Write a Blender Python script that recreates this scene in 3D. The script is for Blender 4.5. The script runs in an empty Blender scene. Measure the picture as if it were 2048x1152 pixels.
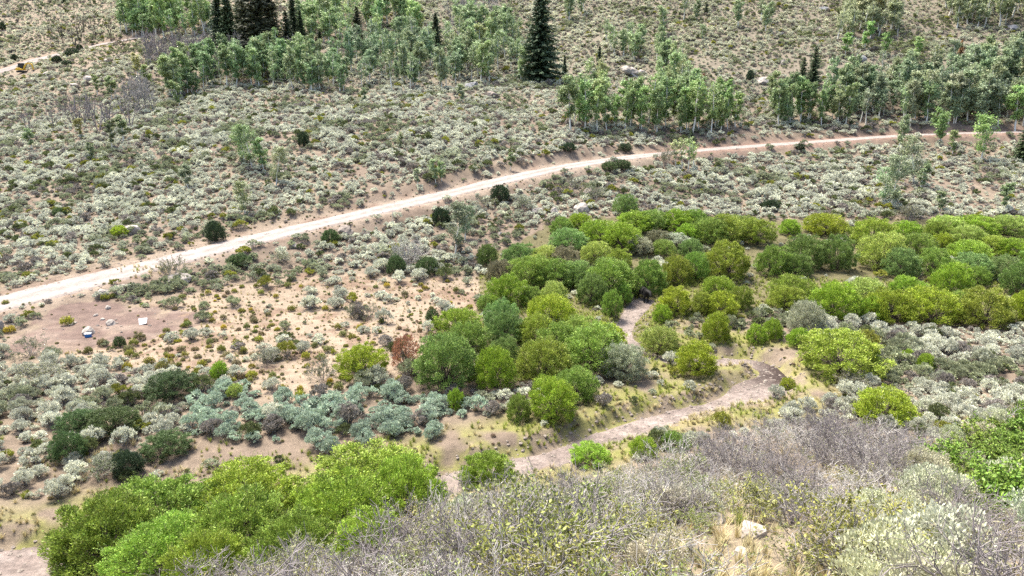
import bpy, math, random
import numpy as np
from mathutils import Vector

# ------------------------------------------------------------------ camera, light, exposure
SC = bpy.context.scene
COL = SC.collection
CAM_H, PITCH, FPX = 17.0, math.radians(16.0), 1384.0
cam_d = bpy.data.cameras.new('camera')
cam_d.sensor_width = 36.0
cam_d.lens = 36.0 * FPX / 2048.0
cam_d.clip_start, cam_d.clip_end = 0.1, 2000.0
cam = bpy.data.objects.new('camera', cam_d)
cam.location = (0, 0, CAM_H)
cam.rotation_euler = (math.pi / 2 - PITCH, 0, 0)
COL.objects.link(cam)
SC.camera = cam

SUN_EL, SUN_AZ = math.radians(64), math.radians(-42)      # azimuth measured from +Y (away from the camera) to +X
world = bpy.data.worlds.new('World'); SC.world = world; world.use_nodes = True
wn = world.node_tree.nodes; wl = world.node_tree.links
sky = wn.new('ShaderNodeTexSky'); sky.sky_type = 'NISHITA'; sky.sun_disc = False
sky.sun_elevation = SUN_EL; sky.sun_rotation = SUN_AZ
sky.air_density = 1.0; sky.dust_density = 4.0; sky.ozone_density = 0.6
wl.new(sky.outputs[0], wn['Background'].inputs[0]); wn['Background'].inputs[1].default_value = 0.12
sun_d = bpy.data.lights.new('sun', 'SUN'); sun_d.energy = 3.4; sun_d.angle = math.radians(18); sun_d.color = (1.0, 0.94, 0.84)
sun = bpy.data.objects.new('sun', sun_d); COL.objects.link(sun)
sv = Vector((math.sin(SUN_AZ) * math.cos(SUN_EL), math.cos(SUN_AZ) * math.cos(SUN_EL), math.sin(SUN_EL)))
sun.rotation_euler = (-sv).to_track_quat('-Z', 'Y').to_euler(); sun.location = sv * 200
SC.view_settings.view_transform = 'Standard'; SC.view_settings.look = 'None'
SC.view_settings.exposure = 1.78; SC.view_settings.gamma = 1.0
SC.render.engine = 'CYCLES'
cy = SC.cycles
cy.max_bounces = 5; cy.diffuse_bounces = 3; cy.glossy_bounces = 1; cy.transmission_bounces = 3; cy.transparent_max_bounces = 4
cy.use_denoising = False
cy.caustics_reflective = False; cy.caustics_refractive = False
SC.render.filter_size = 1.2 if hasattr(SC.render, 'filter_size') else 1.5

RNG = np.random.default_rng(7)
random.seed(7)

# ------------------------------------------------------------------ numeric helpers
def lattice(ix, iy, seed):
    h = (ix.astype(np.int64) * 374761393 + iy.astype(np.int64) * 668265263 + seed * 1442695041) & 0xFFFFFFFF
    h = ((h ^ (h >> 13)) * 1274126177) & 0xFFFFFFFF
    h = h ^ (h >> 16)
    return (h & 0xFFFF) / 65535.0
def vnoise(x, y, s, seed=0):
    x = np.asarray(x, float) / s; y = np.asarray(y, float) / s
    ix = np.floor(x); iy = np.floor(y); fx = x - ix; fy = y - iy
    fx = fx * fx * (3 - 2 * fx); fy = fy * fy * (3 - 2 * fy)
    ix = ix.astype(np.int64); iy = iy.astype(np.int64)
    a = lattice(ix, iy, seed); b = lattice(ix + 1, iy, seed); c = lattice(ix, iy + 1, seed); d = lattice(ix + 1, iy + 1, seed)
    return (a * (1 - fx) + b * fx) * (1 - fy) + (c * (1 - fx) + d * fx) * fy
def fbm(x, y, s, seed=0, oct=3):
    t = 0; a = 1.0; n = 0
    for k in range(oct):
        t = t + a * vnoise(x, y, s / 2 ** k, seed + 17 * k); n += a; a *= 0.5
    return t / n
def sstep(a, b, x):
    t = np.clip((x - a) / (b - a), 0, 1); return t * t * (3 - 2 * t)
CP, SP = math.cos(PITCH), math.sin(PITCH)
def ray(px, py):
    u = (np.asarray(px, float) - 1024) / FPX; v = (576 - np.asarray(py, float)) / FPX
    return np.stack([u, CP + v * SP, -SP + v * CP], -1)
def project(x, y, z):
    zz = z - CAM_H; d = y * CP - zz * SP; d = np.where(d < 0.5, 0.5, d)
    return 1024 + FPX * x / d, 576 - FPX * (y * SP + zz * CP) / d, d
def inpoly(px, py, poly):
    r = np.zeros(np.shape(px), bool); n = len(poly)
    for i in range(n):
        x1, y1 = poly[i]; x2, y2 = poly[(i + 1) % n]
        if y1 == y2: continue
        c = ((y1 > py) != (y2 > py)) & (px < (x2 - x1) * (py - y1) / (y2 - y1) + x1)
        r ^= c
    return r

# ------------------------------------------------------------------ the lie of the land
CTRL = [(1024,900,30.4),(1024,800,36.1),(1024,700,44),(1024,620,53),(980,520,66),(1024,430,77),(1000,365,86),(1024,300,98),(1024,200,135),(1024,160,160),(1024,100,185),(1024,0,225),
 (0,612,52),(0,700,44),(0,900,30.4),(0,1100,23),(0,430,81),(0,300,110),(0,260,133),(0,200,152),(0,135,185),(0,0,245),
 (512,480,69.5),(512,620,53),(512,380,86),(512,300,100),(512,180,145),(512,100,170),(512,0,215),(512,800,36.1),
 (1536,288,114),(1536,400,91),(1536,440,83),(1536,560,61),(1536,640,50.4),(1536,750,39.7),(1536,850,33),(1536,200,140),(1536,100,168),(1536,0,205),
 (2048,265,123),(2048,420,89),(2048,640,50.4),(2048,780,37),(2048,850,29.6),(2048,1000,18.5),(2048,1150,10.7),(2048,100,163),(2048,0,195),
 (1024,973,27.2),(1024,1060,17.9),(1024,1150,10.6),(1500,900,27.7),(1500,1000,18.6),(1500,1150,10.6),(1700,830,33),(450,1100,22.9),(600,1150,16.6),(300,1150,20.7),(0,1150,21.3),(750,1080,21)]
pts = []
for px, py, Y in CTRL:
    r = ray(px, py); t = Y / r[1]; pts.append((r[0] * t, Y, CAM_H + r[2] * t))
pts += [(0,0,13.6),(-20,0,9.5),(-34,5,3.5),(-50,-10,9),(35,0,17),(60,15,16),(60,35,4),(0,-20,22),(-50,-30,20),(50,-25,30),
        (-260,200,30),(-230,90,8),(-120,40,1),(-220,280,70),(260,180,38),(230,100,10),(120,45,1.5),(220,280,78),(0,320,86),(-120,320,80),(120,320,88)]
P = np.array(pts)
def tps_k(r2): return np.where(r2 > 0, 0.5 * r2 * np.log(r2 + 1e-12), 0)
n = len(P); S0 = 50.0
A = np.zeros((n + 3, n + 3)); q = P[:, :2] / S0
A[:n, :n] = tps_k(((q[:, None] - q[None]) ** 2).sum(-1)) + np.eye(n) * 0.004
A[:n, n] = 1; A[:n, n+1:] = q; A[n, :n] = 1; A[n+1:, :n] = q.T
WT = np.linalg.solve(A, np.concatenate([P[:, 2], np.zeros(3)]))
def tps(x, y):
    x = np.asarray(x, float); y = np.asarray(y, float); sh = x.shape; xf = x.ravel() / S0; yf = y.ravel() / S0
    out = np.empty(xf.shape)
    for i in range(0, len(xf), 40000):
        a = xf[i:i+40000]; b = yf[i:i+40000]
        r2 = (a[:, None] - q[None, :, 0]) ** 2 + (b[:, None] - q[None, :, 1]) ** 2
        out[i:i+40000] = tps_k(r2) @ WT[:n] + WT[n] + WT[n+1] * a + WT[n+2] * b
    return out.reshape(sh)
def base_h(x, y):
    far = sstep(60, 150, y)
    return (tps(x, y) + (fbm(x, y, 14, 3) - .5) * (.35 + 1.6 * far) + (fbm(x, y, 3.2, 5) - .5) * .30 + (vnoise(x, y, .7, 9) - .5) * .07)
def hit(px, py, hf):
    r = ray(px, py); ts = 4 * (420 / 4) ** np.linspace(0, 1, 700)
    p = r[None] * ts[:, None]; below = hf(p[:, 0], p[:, 1]) > CAM_H + p[:, 2]
    k = int(np.argmax(below)) if below.any() else len(ts) - 1
    lo, hi = ts[max(k-1, 0)], ts[k]
    for _ in range(14):
        m = .5 * (lo + hi); c = r * m
        if hf(c[0:1], c[1:2])[0] > CAM_H + c[2]: hi = m
        else: lo = m
    c = r * hi
    return np.array([c[0], c[1], CAM_H + c[2]])

def path(pxs, smooth=6, step=0.6):
    w = np.array([hit(a, b, base_h) for a, b in pxs])
    seg = np.r_[0, np.cumsum(np.linalg.norm(np.diff(w[:, :2], axis=0), axis=1))]
    s = np.arange(0, seg[-1], step)
    c = np.stack([np.interp(s, seg, w[:, k]) for k in range(3)], 1)
    k = int(smooth / step) | 1
    pad = k // 2
    for _ in range(2):
        e = np.concatenate([2*c[:1] - c[pad:0:-1], c, 2*c[-1:] - c[-2:-pad-2:-1]])
        c = np.stack([np.convolve(e[:, j], np.ones(k) / k, 'valid') for j in range(3)], 1)
    return c
ROAD_PX = [(-260,672),(-120,638),(0,607),(100,583),(250,545),(400,505),(512,478),(640,448),(780,415),(900,388),(1000,362),(1100,338),(1200,322),(1300,310),(1400,300),(1500,293),(1600,286),(1700,279),(1800,271),(1900,267),(2000,265),(2150,262),(2300,260)]
CREEK_PX = [(1300,585),(1275,600),(1258,625),(1243,650),(1262,680),(1320,706),(1420,712),(1500,704),(1552,724),(1548,750),(1480,781),(1400,801),(1300,832),(1200,862),(1130,893),(1040,915),(960,930),(880,955),(700,1020),(450,1082),(200,1100),(40,1112),(-150,1140),(-400,1180)]
TRACK_PX = [(-160,172),(-60,155),(0,143),(60,126),(115,108),(150,98),(200,90),(245,80),(300,72)]
ROAD = path(ROAD_PX, 14, 0.8); CREEK = path(CREEK_PX, 2.4, 0.35); TRACK = path(TRACK_PX, 10, 0.8)
ROAD_W, TRACK_W = 2.5, 2.5
def near(path3, x, y):
    """distance to a path, its height there, and the arc index"""
    x = np.asarray(x, float).ravel(); y = np.asarray(y, float).ravel()
    d = np.full(x.shape, 1e9); z = np.zeros(x.shape); idx = np.zeros(x.shape)
    lo = path3[:, :2].min(0) - 9; hi = path3[:, :2].max(0) + 9
    m = np.where((x > lo[0]) & (x < hi[0]) & (y > lo[1]) & (y < hi[1]))[0]
    for i in range(0, len(m), 20000):
        k = m[i:i+20000]
        dd = (x[k, None] - path3[None, :, 0]) ** 2 + (y[k, None] - path3[None, :, 1]) ** 2
        j = dd.argmin(1); dist = np.sqrt(dd[np.arange(len(k)), j])
        jn = np.clip(j + 1, 0, len(path3) - 1); jp = np.clip(j - 1, 0, len(path3) - 1)
        t = path3[jn, :2] - path3[jp, :2]; t /= np.linalg.norm(t, axis=1)[:, None] + 1e-9
        dx = x[k] - path3[j, 0]; dy = y[k] - path3[j, 1]
        d[k] = np.abs(dx * t[:, 1] - dy * t[:, 0]); d[k] = np.where(dist > 3 * d[k] + 1.5, dist, d[k])
        z[k] = path3[j, 2]; idx[k] = j
    return d, z, idx
cs = np.linspace(0, 1, len(CREEK))
CREEK_HW = .86 + 0.25 * np.sin(cs * 40) * .5 + 0.5 * sstep(.45, .75, cs) + .6 * sstep(.8, .95, cs) + .7 * np.exp(-((cs - .375) / .03) ** 2)
def creek_hw(idx): return CREEK_HW[np.clip(idx.astype(int), 0, len(CREEK) - 1)]
def height(x, y, sink=False):
    sh = np.shape(x); x = np.asarray(x, float).ravel(); y = np.asarray(y, float).ravel()
    h = base_h(x, y)
    dr, zr, _ = near(ROAD, x, y); w = 1 - sstep(2.5, 5.0, dr); h = h * (1 - w) + (zr + .05) * w
    dt, zt, _ = near(TRACK, x, y)
    dc, zc, ic = near(CREEK, x, y); hw = creek_hw(ic)
    edge = (vnoise(x, y, .8, 31) - .5) * .6
    w = 1 - sstep(hw * .8, hw + .9, dc + edge); h = h - w * .62
    if sink:
        h = h - .10 * (dr < np.interp(y, [55, 85, 110], [2.5, 2.25, 1.9])) - .2 * (dt < TRACK_W) - .06 * (dc < hw * .8)
    return h.reshape(sh)
def height_fast(x, y):
    x = np.asarray(x, float); y = np.asarray(y, float)
    i = np.clip(np.searchsorted(ys, y) - 1, 0, len(ys) - 2); fy = np.clip((y - ys[i]) / (ys[i+1] - ys[i]), 0, 1)
    u = np.clip(x / (np.maximum(y, 0) * .98 + 38), -1, 1); j = np.clip(np.searchsorted(us, u) - 1, 0, len(us) - 2); fx = (u - us[j]) / (us[j+1] - us[j])
    return (Zf[i, j] * (1-fx) + Zf[i, j+1] * fx) * (1-fy) + (Zf[i+1, j] * (1-fx) + Zf[i+1, j+1] * fx) * fy
def ground(px, py):
    p = hit(px, py, height_fast)
    return p, float(p[1] * CP - (p[2] - CAM_H) * SP) / FPX          # world point, metres per photo pixel

# ------------------------------------------------------------------ materials
MATS = {}
def new_mat(name):
    m = bpy.data.materials.new(name); m.use_nodes = True; MATS[name] = m
    nt = m.node_tree; b = nt.nodes['Principled BSDF']; b.inputs['Roughness'].default_value = .85
    b.inputs['Specular IOR Level'].default_value = .25
    return m, nt, b
def N(nt, t, **k):
    x = nt.nodes.new(t)
    for a, v in k.items(): setattr(x, a, v)
    return x
def leaf_mat(name, trans=.35, lo=.62, hi=1.38, rough=.55):
    """foliage: the plant's own colour (custom property or instance attribute 'plant_colour') varied leaf by leaf"""
    m, nt, b = new_mat(name); L = nt.links
    a = N(nt, 'ShaderNodeAttribute', attribute_type='INSTANCER', attribute_name='plant_colour')
    t = N(nt, 'ShaderNodeAttribute', attribute_type='GEOMETRY', attribute_name='tint')
    mr = N(nt, 'ShaderNodeMapRange'); mr.inputs[3].default_value = lo; mr.inputs[4].default_value = hi
    L.new(t.outputs['Fac'], mr.inputs[0])
    vm = N(nt, 'ShaderNodeVectorMath', operation='SCALE'); L.new(a.outputs['Vector'], vm.inputs[0]); L.new(mr.outputs[0], vm.inputs['Scale'])
    hs = N(nt, 'ShaderNodeHueSaturation'); L.new(vm.outputs[0], hs.inputs['Color'])
    mh = N(nt, 'ShaderNodeMapRange'); mh.inputs[3].default_value = .485; mh.inputs[4].default_value = .515
    sn = N(nt, 'ShaderNodeMath', operation='FRACT'); s2 = N(nt, 'ShaderNodeMath', operation='MULTIPLY'); s2.inputs[1].default_value = 7.31
    L.new(t.outputs['Fac'], s2.inputs[0]); L.new(s2.outputs[0], sn.inputs[0]); L.new(sn.outputs[0], mh.inputs[0]); L.new(mh.outputs[0], hs.inputs['Hue'])
    L.new(hs.outputs[0], b.inputs['Base Color']); b.inputs['Roughness'].default_value = rough
    tr = N(nt, 'ShaderNodeBsdfTranslucent'); L.new(hs.outputs[0], tr.inputs['Color'])
    mx = N(nt, 'ShaderNodeMixShader'); mx.inputs[0].default_value = trans
    L.new(b.outputs[0], mx.inputs[1]); L.new(tr.outputs[0], mx.inputs[2])
    L.new(mx.outputs[0], nt.nodes['Material Output'].inputs['Surface'])
    return m
def plain(name, col, rough=.8, var=.35, scale=6.0, metal=0, bump=0, spec=.25):
    m, nt, b = new_mat(name); L = nt.links
    tc = N(nt, 'ShaderNodeTexCoord'); nz = N(nt, 'ShaderNodeTexNoise'); nz.inputs['Scale'].default_value = scale; nz.inputs['Detail'].default_value = 5
    L.new(tc.outputs['Object'], nz.inputs['Vector'])
    mr = N(nt, 'ShaderNodeMapRange'); mr.inputs[1].default_value = .25; mr.inputs[2].default_value = .75; mr.inputs[3].default_value = 1 - var; mr.inputs[4].default_value = 1 + var
    L.new(nz.outputs['Fac'], mr.inputs[0])
    vm = N(nt, 'ShaderNodeVectorMath', operation='SCALE'); vm.inputs[0].default_value = col; L.new(mr.outputs[0], vm.inputs['Scale'])
    L.new(vm.outputs[0], b.inputs['Base Color']); b.inputs['Roughness'].default_value = rough; b.inputs['Metallic'].default_value = metal
    b.inputs['Specular IOR Level'].default_value = spec
    if bump:
        bp = N(nt, 'ShaderNodeBump'); bp.inputs['Strength'].default_value = bump; bp.inputs['Distance'].default_value = .05
        L.new(nz.outputs['Fac'], bp.inputs['Height']); L.new(bp.outputs[0], b.inputs['Normal'])
    return m
leaf_mat('foliage', .22, .55, 1.42); leaf_mat('sage_foliage', .18, .55, 1.45, .8); leaf_mat('needles', .1, .5, 1.5, .6)
plain('bark_willow', (.12, .10, .075), var=.4); plain('bark_dark', (.07, .06, .05)); plain('bark_grey', (.27, .255, .24), var=.45, scale=9)
plain('bark_pale', (.66, .64, .57), var=.25, scale=3); plain('twig_silver', (.42, .40, .37), var=.35, scale=12); plain('bark_violet', (.20, .18, .18), var=.4)

def ground_mat(name, attr=True, col=(.4, .33, .27), fine=18., bump=.6):
    m, nt, b = new_mat(name); L = nt.links
    tc = N(nt, 'ShaderNodeTexCoord')
    n1 = N(nt, 'ShaderNodeTexNoise'); n1.inputs['Scale'].default_value = fine; n1.inputs['Detail'].default_value = 6; n1.inputs['Roughness'].default_value = .7
    n2 = N(nt, 'ShaderNodeTexNoise'); n2.inputs['Scale'].default_value = 1.3; n2.inputs['Detail'].default_value = 8; n2.inputs['Roughness'].default_value = .65
    L.new(tc.outputs['Object'], n1.inputs['Vector']); L.new(tc.outputs['Object'], n2.inputs['Vector'])
    r1 = N(nt, 'ShaderNodeMapRange'); r1.inputs[1].default_value = .3; r1.inputs[2].default_value = .7; r1.inputs[3].default_value = .62; r1.inputs[4].default_value = 1.32
    r2 = N(nt, 'ShaderNodeMapRange'); r2.inputs[1].default_value = .3; r2.inputs[2].default_value = .7; r2.inputs[3].default_value = .72; r2.inputs[4].default_value = 1.22
    L.new(n1.outputs['Fac'], r1.inputs[0]); L.new(n2.outputs['Fac'], r2.inputs[0])
    mu = N(nt, 'ShaderNodeMath', operation='MULTIPLY'); L.new(r1.outputs[0], mu.inputs[0]); L.new(r2.outputs[0], mu.inputs[1])
    vm = N(nt, 'ShaderNodeVectorMath', operation='SCALE'); L.new(mu.outputs[0], vm.inputs['Scale'])
    if attr:
        a = N(nt, 'ShaderNodeAttribute', attribute_type='GEOMETRY', attribute_name='soil'); L.new(a.outputs['Color'], vm.inputs[0])
    else: vm.inputs[0].default_value = col
    L.new(vm.outputs[0], b.inputs['Base Color']); b.inputs['Roughness'].default_value = .95; b.inputs['Specular IOR Level'].default_value = .1
    bp = N(nt, 'ShaderNodeBump'); bp.inputs['Strength'].default_value = bump; bp.inputs['Distance'].default_value = .08
    L.new(n1.outputs['Fac'], bp.inputs['Height']); L.new(bp.outputs[0], b.inputs['Normal'])
    return m
ground_mat('earth'); ground_mat('road_dirt', True, fine=9., bump=.35); ground_mat('creek_mud', True, fine=5., bump=1.0)
ROCK = plain('rock', (.20, .17, .145), .9, .5, 3.5, bump=.5); plain('rock_pale', (.29, .26, .23), .9, .42, 3., bump=.4); plain('rock_grey', (.20, .20, .205), .9, .35, 2.5, bump=.5)

# ------------------------------------------------------------------ mesh builder
def unit(v): return v / (np.linalg.norm(v, axis=-1, keepdims=True) + 1e-9)
class G:
    def __init__(s): s.V = []; s.T = []; s.M = []; s.F = []; s.n = 0
    def quads(s, Q, mat=0, tint=None):
        k = len(Q)
        if k == 0: return
        s.V.append(Q.reshape(-1, 3)); s.T.append(np.repeat(np.full(k, .5) if tint is None else tint, 4)); s.M.append(np.full(k, mat))
        s.F.append(np.arange(s.n, s.n + 4 * k).reshape(-1, 4)); s.n += 4 * k
    def leaves(s, C, D, Nrm, L, W, mat=0, tint=None):
        D = unit(D); B = unit(np.cross(Nrm, D)); L = np.broadcast_to(L, (len(C),))[:, None]; W = np.broadcast_to(W, (len(C),))[:, None]
        s.quads(np.stack([C - D * L * .5, C + B * W * .5 - D * L * .05, C + D * L * .5, C - B * W * .5 - D * L * .05], 1), mat, tint)
    def tubes(s, P0, P1, R0, R1, mat=0, sides=3):
        k = len(P0)
        if k == 0: return
        a = unit(P1 - P0); ref = np.where(np.abs(a[:, 2:3]) > .9, np.array([[1., 0, 0]]), np.array([[0, 0, 1.]]))
        b = unit(np.cross(a, ref)); c = np.cross(a, b); R0 = np.broadcast_to(R0, (k,))[:, None]; R1 = np.broadcast_to(R1, (k,))[:, None]
        rings = []
        for j in range(sides):
            t = 2 * math.pi * j / sides; o = b * math.cos(t) + c * math.sin(t); rings.append((P0 + o * R0, P1 + o * R1))
        V = np.stack([r[0] for r in rings] + [r[1] for r in rings], 1)
        s.V.append(V.reshape(-1, 3)); s.T.append(np.full(k * 2 * sides, .5)); base = s.n + np.arange(k)[:, None] * 2 * sides
        F = np.concatenate([np.stack([base[:, 0] + j, base[:, 0] + (j+1) % sides, base[:, 0] + sides + (j+1) % sides, base[:, 0] + sides + j], 1) for j in range(sides)])
        s.F.append(F); s.M.append(np.full(len(F), mat)); s.n += k * 2 * sides
    def mesh(s, name, mats, smooth=False):
        V = np.concatenate(s.V); F = np.concatenate(s.F); return quad_mesh(name, V, F, mats, np.concatenate(s.M), np.concatenate(s.T), smooth)
def quad_mesh(name, V, F, mats, mi=None, tint=None, smooth=False):
    me = bpy.data.meshes.new(name); me.vertices.add(len(V)); me.vertices.foreach_set('co', V.astype(np.float32).ravel())
    me.loops.add(F.size); me.loops.foreach_set('vertex_index', F.astype(np.int32).ravel())
    me.polygons.add(len(F)); me.polygons.foreach_set('loop_start', np.arange(0, F.size, F.shape[1], dtype=np.int32))
    for m in mats: me.materials.append(MATS[m])
    if mi is not None: me.polygons.foreach_set('material_index', mi.astype(np.int32))
    if smooth: me.polygons.foreach_set('use_smooth', np.ones(len(F), bool))
    if tint is not None:
        a = me.attributes.new('tint', 'FLOAT', 'POINT'); a.data.foreach_set('value', tint.astype(np.float32))
    me.update(calc_edges=True)
    return me
def obj(name, me, parent=None, **props):
    o = bpy.data.objects.new(name, me); COL.objects.link(o); o.parent = parent
    for k, v in props.items(): o[k] = v
    return o
def thing(name, label, cat, loc, rz=0, scale=(1, 1, 1), group=None, me=None):
    o = obj(name, me); o.location = loc; o.rotation_euler = (0, 0, rz); o.scale = scale
    o['label'] = label; o['category'] = cat
    if group: o['group'] = group
    if me is None: o.empty_display_size = .2
    return o

# ------------------------------------------------------------------ ground sheet
ys = [-14.0]
while ys[-1] < 335: ys.append(ys[-1] + .13 + .0046 * max(ys[-1], 0))
ys = np.array(ys); us = np.linspace(-1, 1, 561); us = us * (.75 + .25 * us * us)
Yg, U = np.meshgrid(ys, us, indexing='ij'); Xg = U * (np.maximum(Yg, 0) * .98 + 38)
Zg = height(Xg, Yg, True); Zf = Zg
DIRT = [(0,672),(60,640),(110,610),(190,600),(250,612),(340,622),(420,628),(330,665),(250,690),(150,700),(0,720)]
TAN = [(0,690),(160,640),(330,592),(520,560),(800,548),(960,560),(1000,620),(930,640),(880,690),(820,760),(700,800),(540,800),(420,745),(300,735),(120,720)]
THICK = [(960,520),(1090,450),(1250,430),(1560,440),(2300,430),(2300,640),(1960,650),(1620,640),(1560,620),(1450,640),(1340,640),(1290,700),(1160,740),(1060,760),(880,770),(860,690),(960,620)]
pxg, pyg, _ = project(Xg, Yg, Zg)
n1 = fbm(Xg, Yg, 6, 41); n2 = fbm(Xg, Yg, 1.6, 43); n3 = fbm(Xg, Yg, 20, 47)
def mixc(c, w, new): return c * (1 - w[..., None]) + np.array(new) * w[..., None]
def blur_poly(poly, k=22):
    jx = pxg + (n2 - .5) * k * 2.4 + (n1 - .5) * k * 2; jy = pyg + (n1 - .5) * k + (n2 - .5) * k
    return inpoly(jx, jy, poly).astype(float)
soil = np.empty(Xg.shape + (3,)); soil[:] = (.30, .235, .18)
soil = mixc(soil, sstep(.35, .65, n1), (.36, .29, .215)); soil = mixc(soil, sstep(.55, .75, n2) * .6, (.22, .165, .13))
soil = mixc(soil, blur_poly(TAN) * .9, (.46, .365, .27)); soil = mixc(soil, blur_poly(TAN) * sstep(.55, .7, n2), (.33, .235, .17))
dcr, _, icr = near(CREEK, Xg, Yg); dcr = dcr.reshape(Xg.shape); hwg = creek_hw(icr).reshape(Xg.shape)
fl = sstep(3, 1.5, np.abs(Zg) * (dcr < 12)) * (dcr < 9)
gr = (1 - sstep(1.4, 5.5, dcr + (n1 - .5) * 5)) * sstep(.3, .52, n2 + .05)
soil = mixc(soil, gr * .9, (.34, .345, .10)); soil = mixc(soil, gr * sstep(.52, .72, n1) * .8, (.56, .45, .19))
bank = (1 - sstep(hwg + .5, hwg + 1.5, dcr + (n1 - .5) * 2)) * sstep(.42, .55, n2); soil = mixc(soil, bank * .85, (.34, .26, .215))
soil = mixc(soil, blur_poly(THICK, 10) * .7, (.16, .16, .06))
soil = mixc(soil, blur_poly(DIRT, 42) * (.6 + .38 * sstep(.3, .55, n2)), (.245, .175, .148)); soil = mixc(soil, blur_poly(DIRT, 30) * sstep(.56, .66, fbm(Xg * .45, Yg, 1.3, 53)) * .5, (.42, .33, .27))
drd, _, _ = near(ROAD, Xg, Yg); drd = drd.reshape(Xg.shape)
verge = 1 - sstep(2.2, 4.8, drd + (n2 - .5) * 3)
soil = mixc(soil, verge * .85, (.43, .345, .27)); soil = mixc(soil, verge * sstep(.5, .68, n2) * .7, (.30, .19, .14))
redverge = verge * (Xg > 20); soil = mixc(soil, redverge * .6, (.33, .19, .15))
dtk, _, _ = near(TRACK, Xg, Yg); dtk = dtk.reshape(Xg.shape); soil = mixc(soil, (1 - sstep(2.5, 5.5, dtk + (n1 - .5) * 3)) * .8, (.40, .25, .19))
olv = sstep(125, 150, Yg) * sstep(-60, -20, Xg); soil = mixc(soil, olv * .6, (.30, .275, .21))
upl = sstep(150, 180, Yg) * sstep(-30, -70, Xg); soil = mixc(soil, upl * .6, (.46, .38, .28))
fg = sstep(1, 4, Zg) * (Yg < 34); soil = mixc(soil, fg * .7, (.40, .33, .22))
soil *= (.85 + .3 * n3)[..., None] * .50
R, Cn = Xg.shape
idx = np.arange(R * Cn).reshape(R, Cn)
F = np.stack([idx[:-1, :-1], idx[:-1, 1:], idx[1:, 1:], idx[1:, :-1]], -1).reshape(-1, 4)
def add_soil(me, colour):
    a = me.attributes.new('soil', 'FLOAT_COLOR', 'POINT'); a.data.foreach_set('color', np.concatenate([colour.reshape(-1, 3), np.ones((colour.size // 3, 1))], 1).astype(np.float32).ravel())
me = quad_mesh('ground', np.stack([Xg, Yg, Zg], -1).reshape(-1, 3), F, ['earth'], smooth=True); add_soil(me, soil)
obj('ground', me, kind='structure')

def strip(name, path3, hw, mat, cols, colour):
    t = np.gradient(path3[:, :2], axis=0); t = unit(t); nrm = np.stack([-t[:, 1], t[:, 0]], 1)
    w = np.linspace(-1, 1, cols); hw = np.broadcast_to(hw, (len(path3),))
    wob = 1 + (fbm(path3[:, 0], path3[:, 1], 3.0, 77) - .5) * .36
    X = path3[:, 0, None] + nrm[:, 0, None] * w * (hw * wob)[:, None]; Y = path3[:, 1, None] + nrm[:, 1, None] * w * (hw * wob)[:, None]
    Z = height(X, Y) + (.012 if name != 'hill_track' else .10); Z = Z - .13 * (np.abs(w)[None] > .985)
    r, c = X.shape; ii = np.arange(r * c).reshape(r, c)
    F = np.stack([ii[:-1, :-1], ii[:-1, 1:], ii[1:, 1:], ii[1:, :-1]], -1).reshape(-1, 4)[:, ::-1]
    me = quad_mesh(name, np.stack([X, Y, Z], -1).reshape(-1, 3), F, [mat], smooth=True)
    add_soil(me, colour(X, Y, np.broadcast_to(w, X.shape)) * .42)
    return obj(name, me, kind='structure')
def road_col(X, Y, w):
    c = np.empty(X.shape + (3,)); c[:] = (.56, .49, .45)
    c = mixc(c, sstep(.45, .75, fbm(X, Y, 5, 90)) * .5, (.52, .42, .36))
    rut = np.exp(-((np.abs(w) - .45) / .14) ** 2); c = mixc(c, rut * .7, (.64, .575, .535)); c = mixc(c, np.exp(-(w / .16) ** 2) * .45, (.42, .355, .31))
    return mixc(c, sstep(.72, 1, np.abs(w)) * .8, (.42, .345, .29))
def creek_col(X, Y, w):
    c = np.empty(X.shape + (3,)); c[:] = (.47, .39, .345)
    c = mixc(c, sstep(.4, .6, fbm(X, Y, 1.2, 91)) * .7, (.33, .265, .235)); c = mixc(c, sstep(.55, .75, fbm(X, Y, .6, 93)) * .6, (.60, .51, .46))
    px, py, _ = project(X, Y, 0 * X)
    return mixc(c, np.clip(1.3 * np.exp(-(((px - 1570) / 75) ** 2 + ((py - 730) / 26) ** 2)) * (.5 + fbm(X, Y, .9, 95)), 0, .95), (.09, .065, .058))
strip('dirt_road', ROAD, np.interp(ROAD[:, 1], [55, 85, 110], [2.45, 2.2, 1.85]), 'road_dirt', 17, road_col)
strip('creek_bed', CREEK, CREEK_HW, 'creek_mud', 13, creek_col)
strip('hill_track', TRACK, np.interp(project(TRACK[:, 0], TRACK[:, 1], TRACK[:, 2])[0], [110, 150, 260], [2.3, 1.5, .8]), 'road_dirt', 9, road_col)

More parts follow.
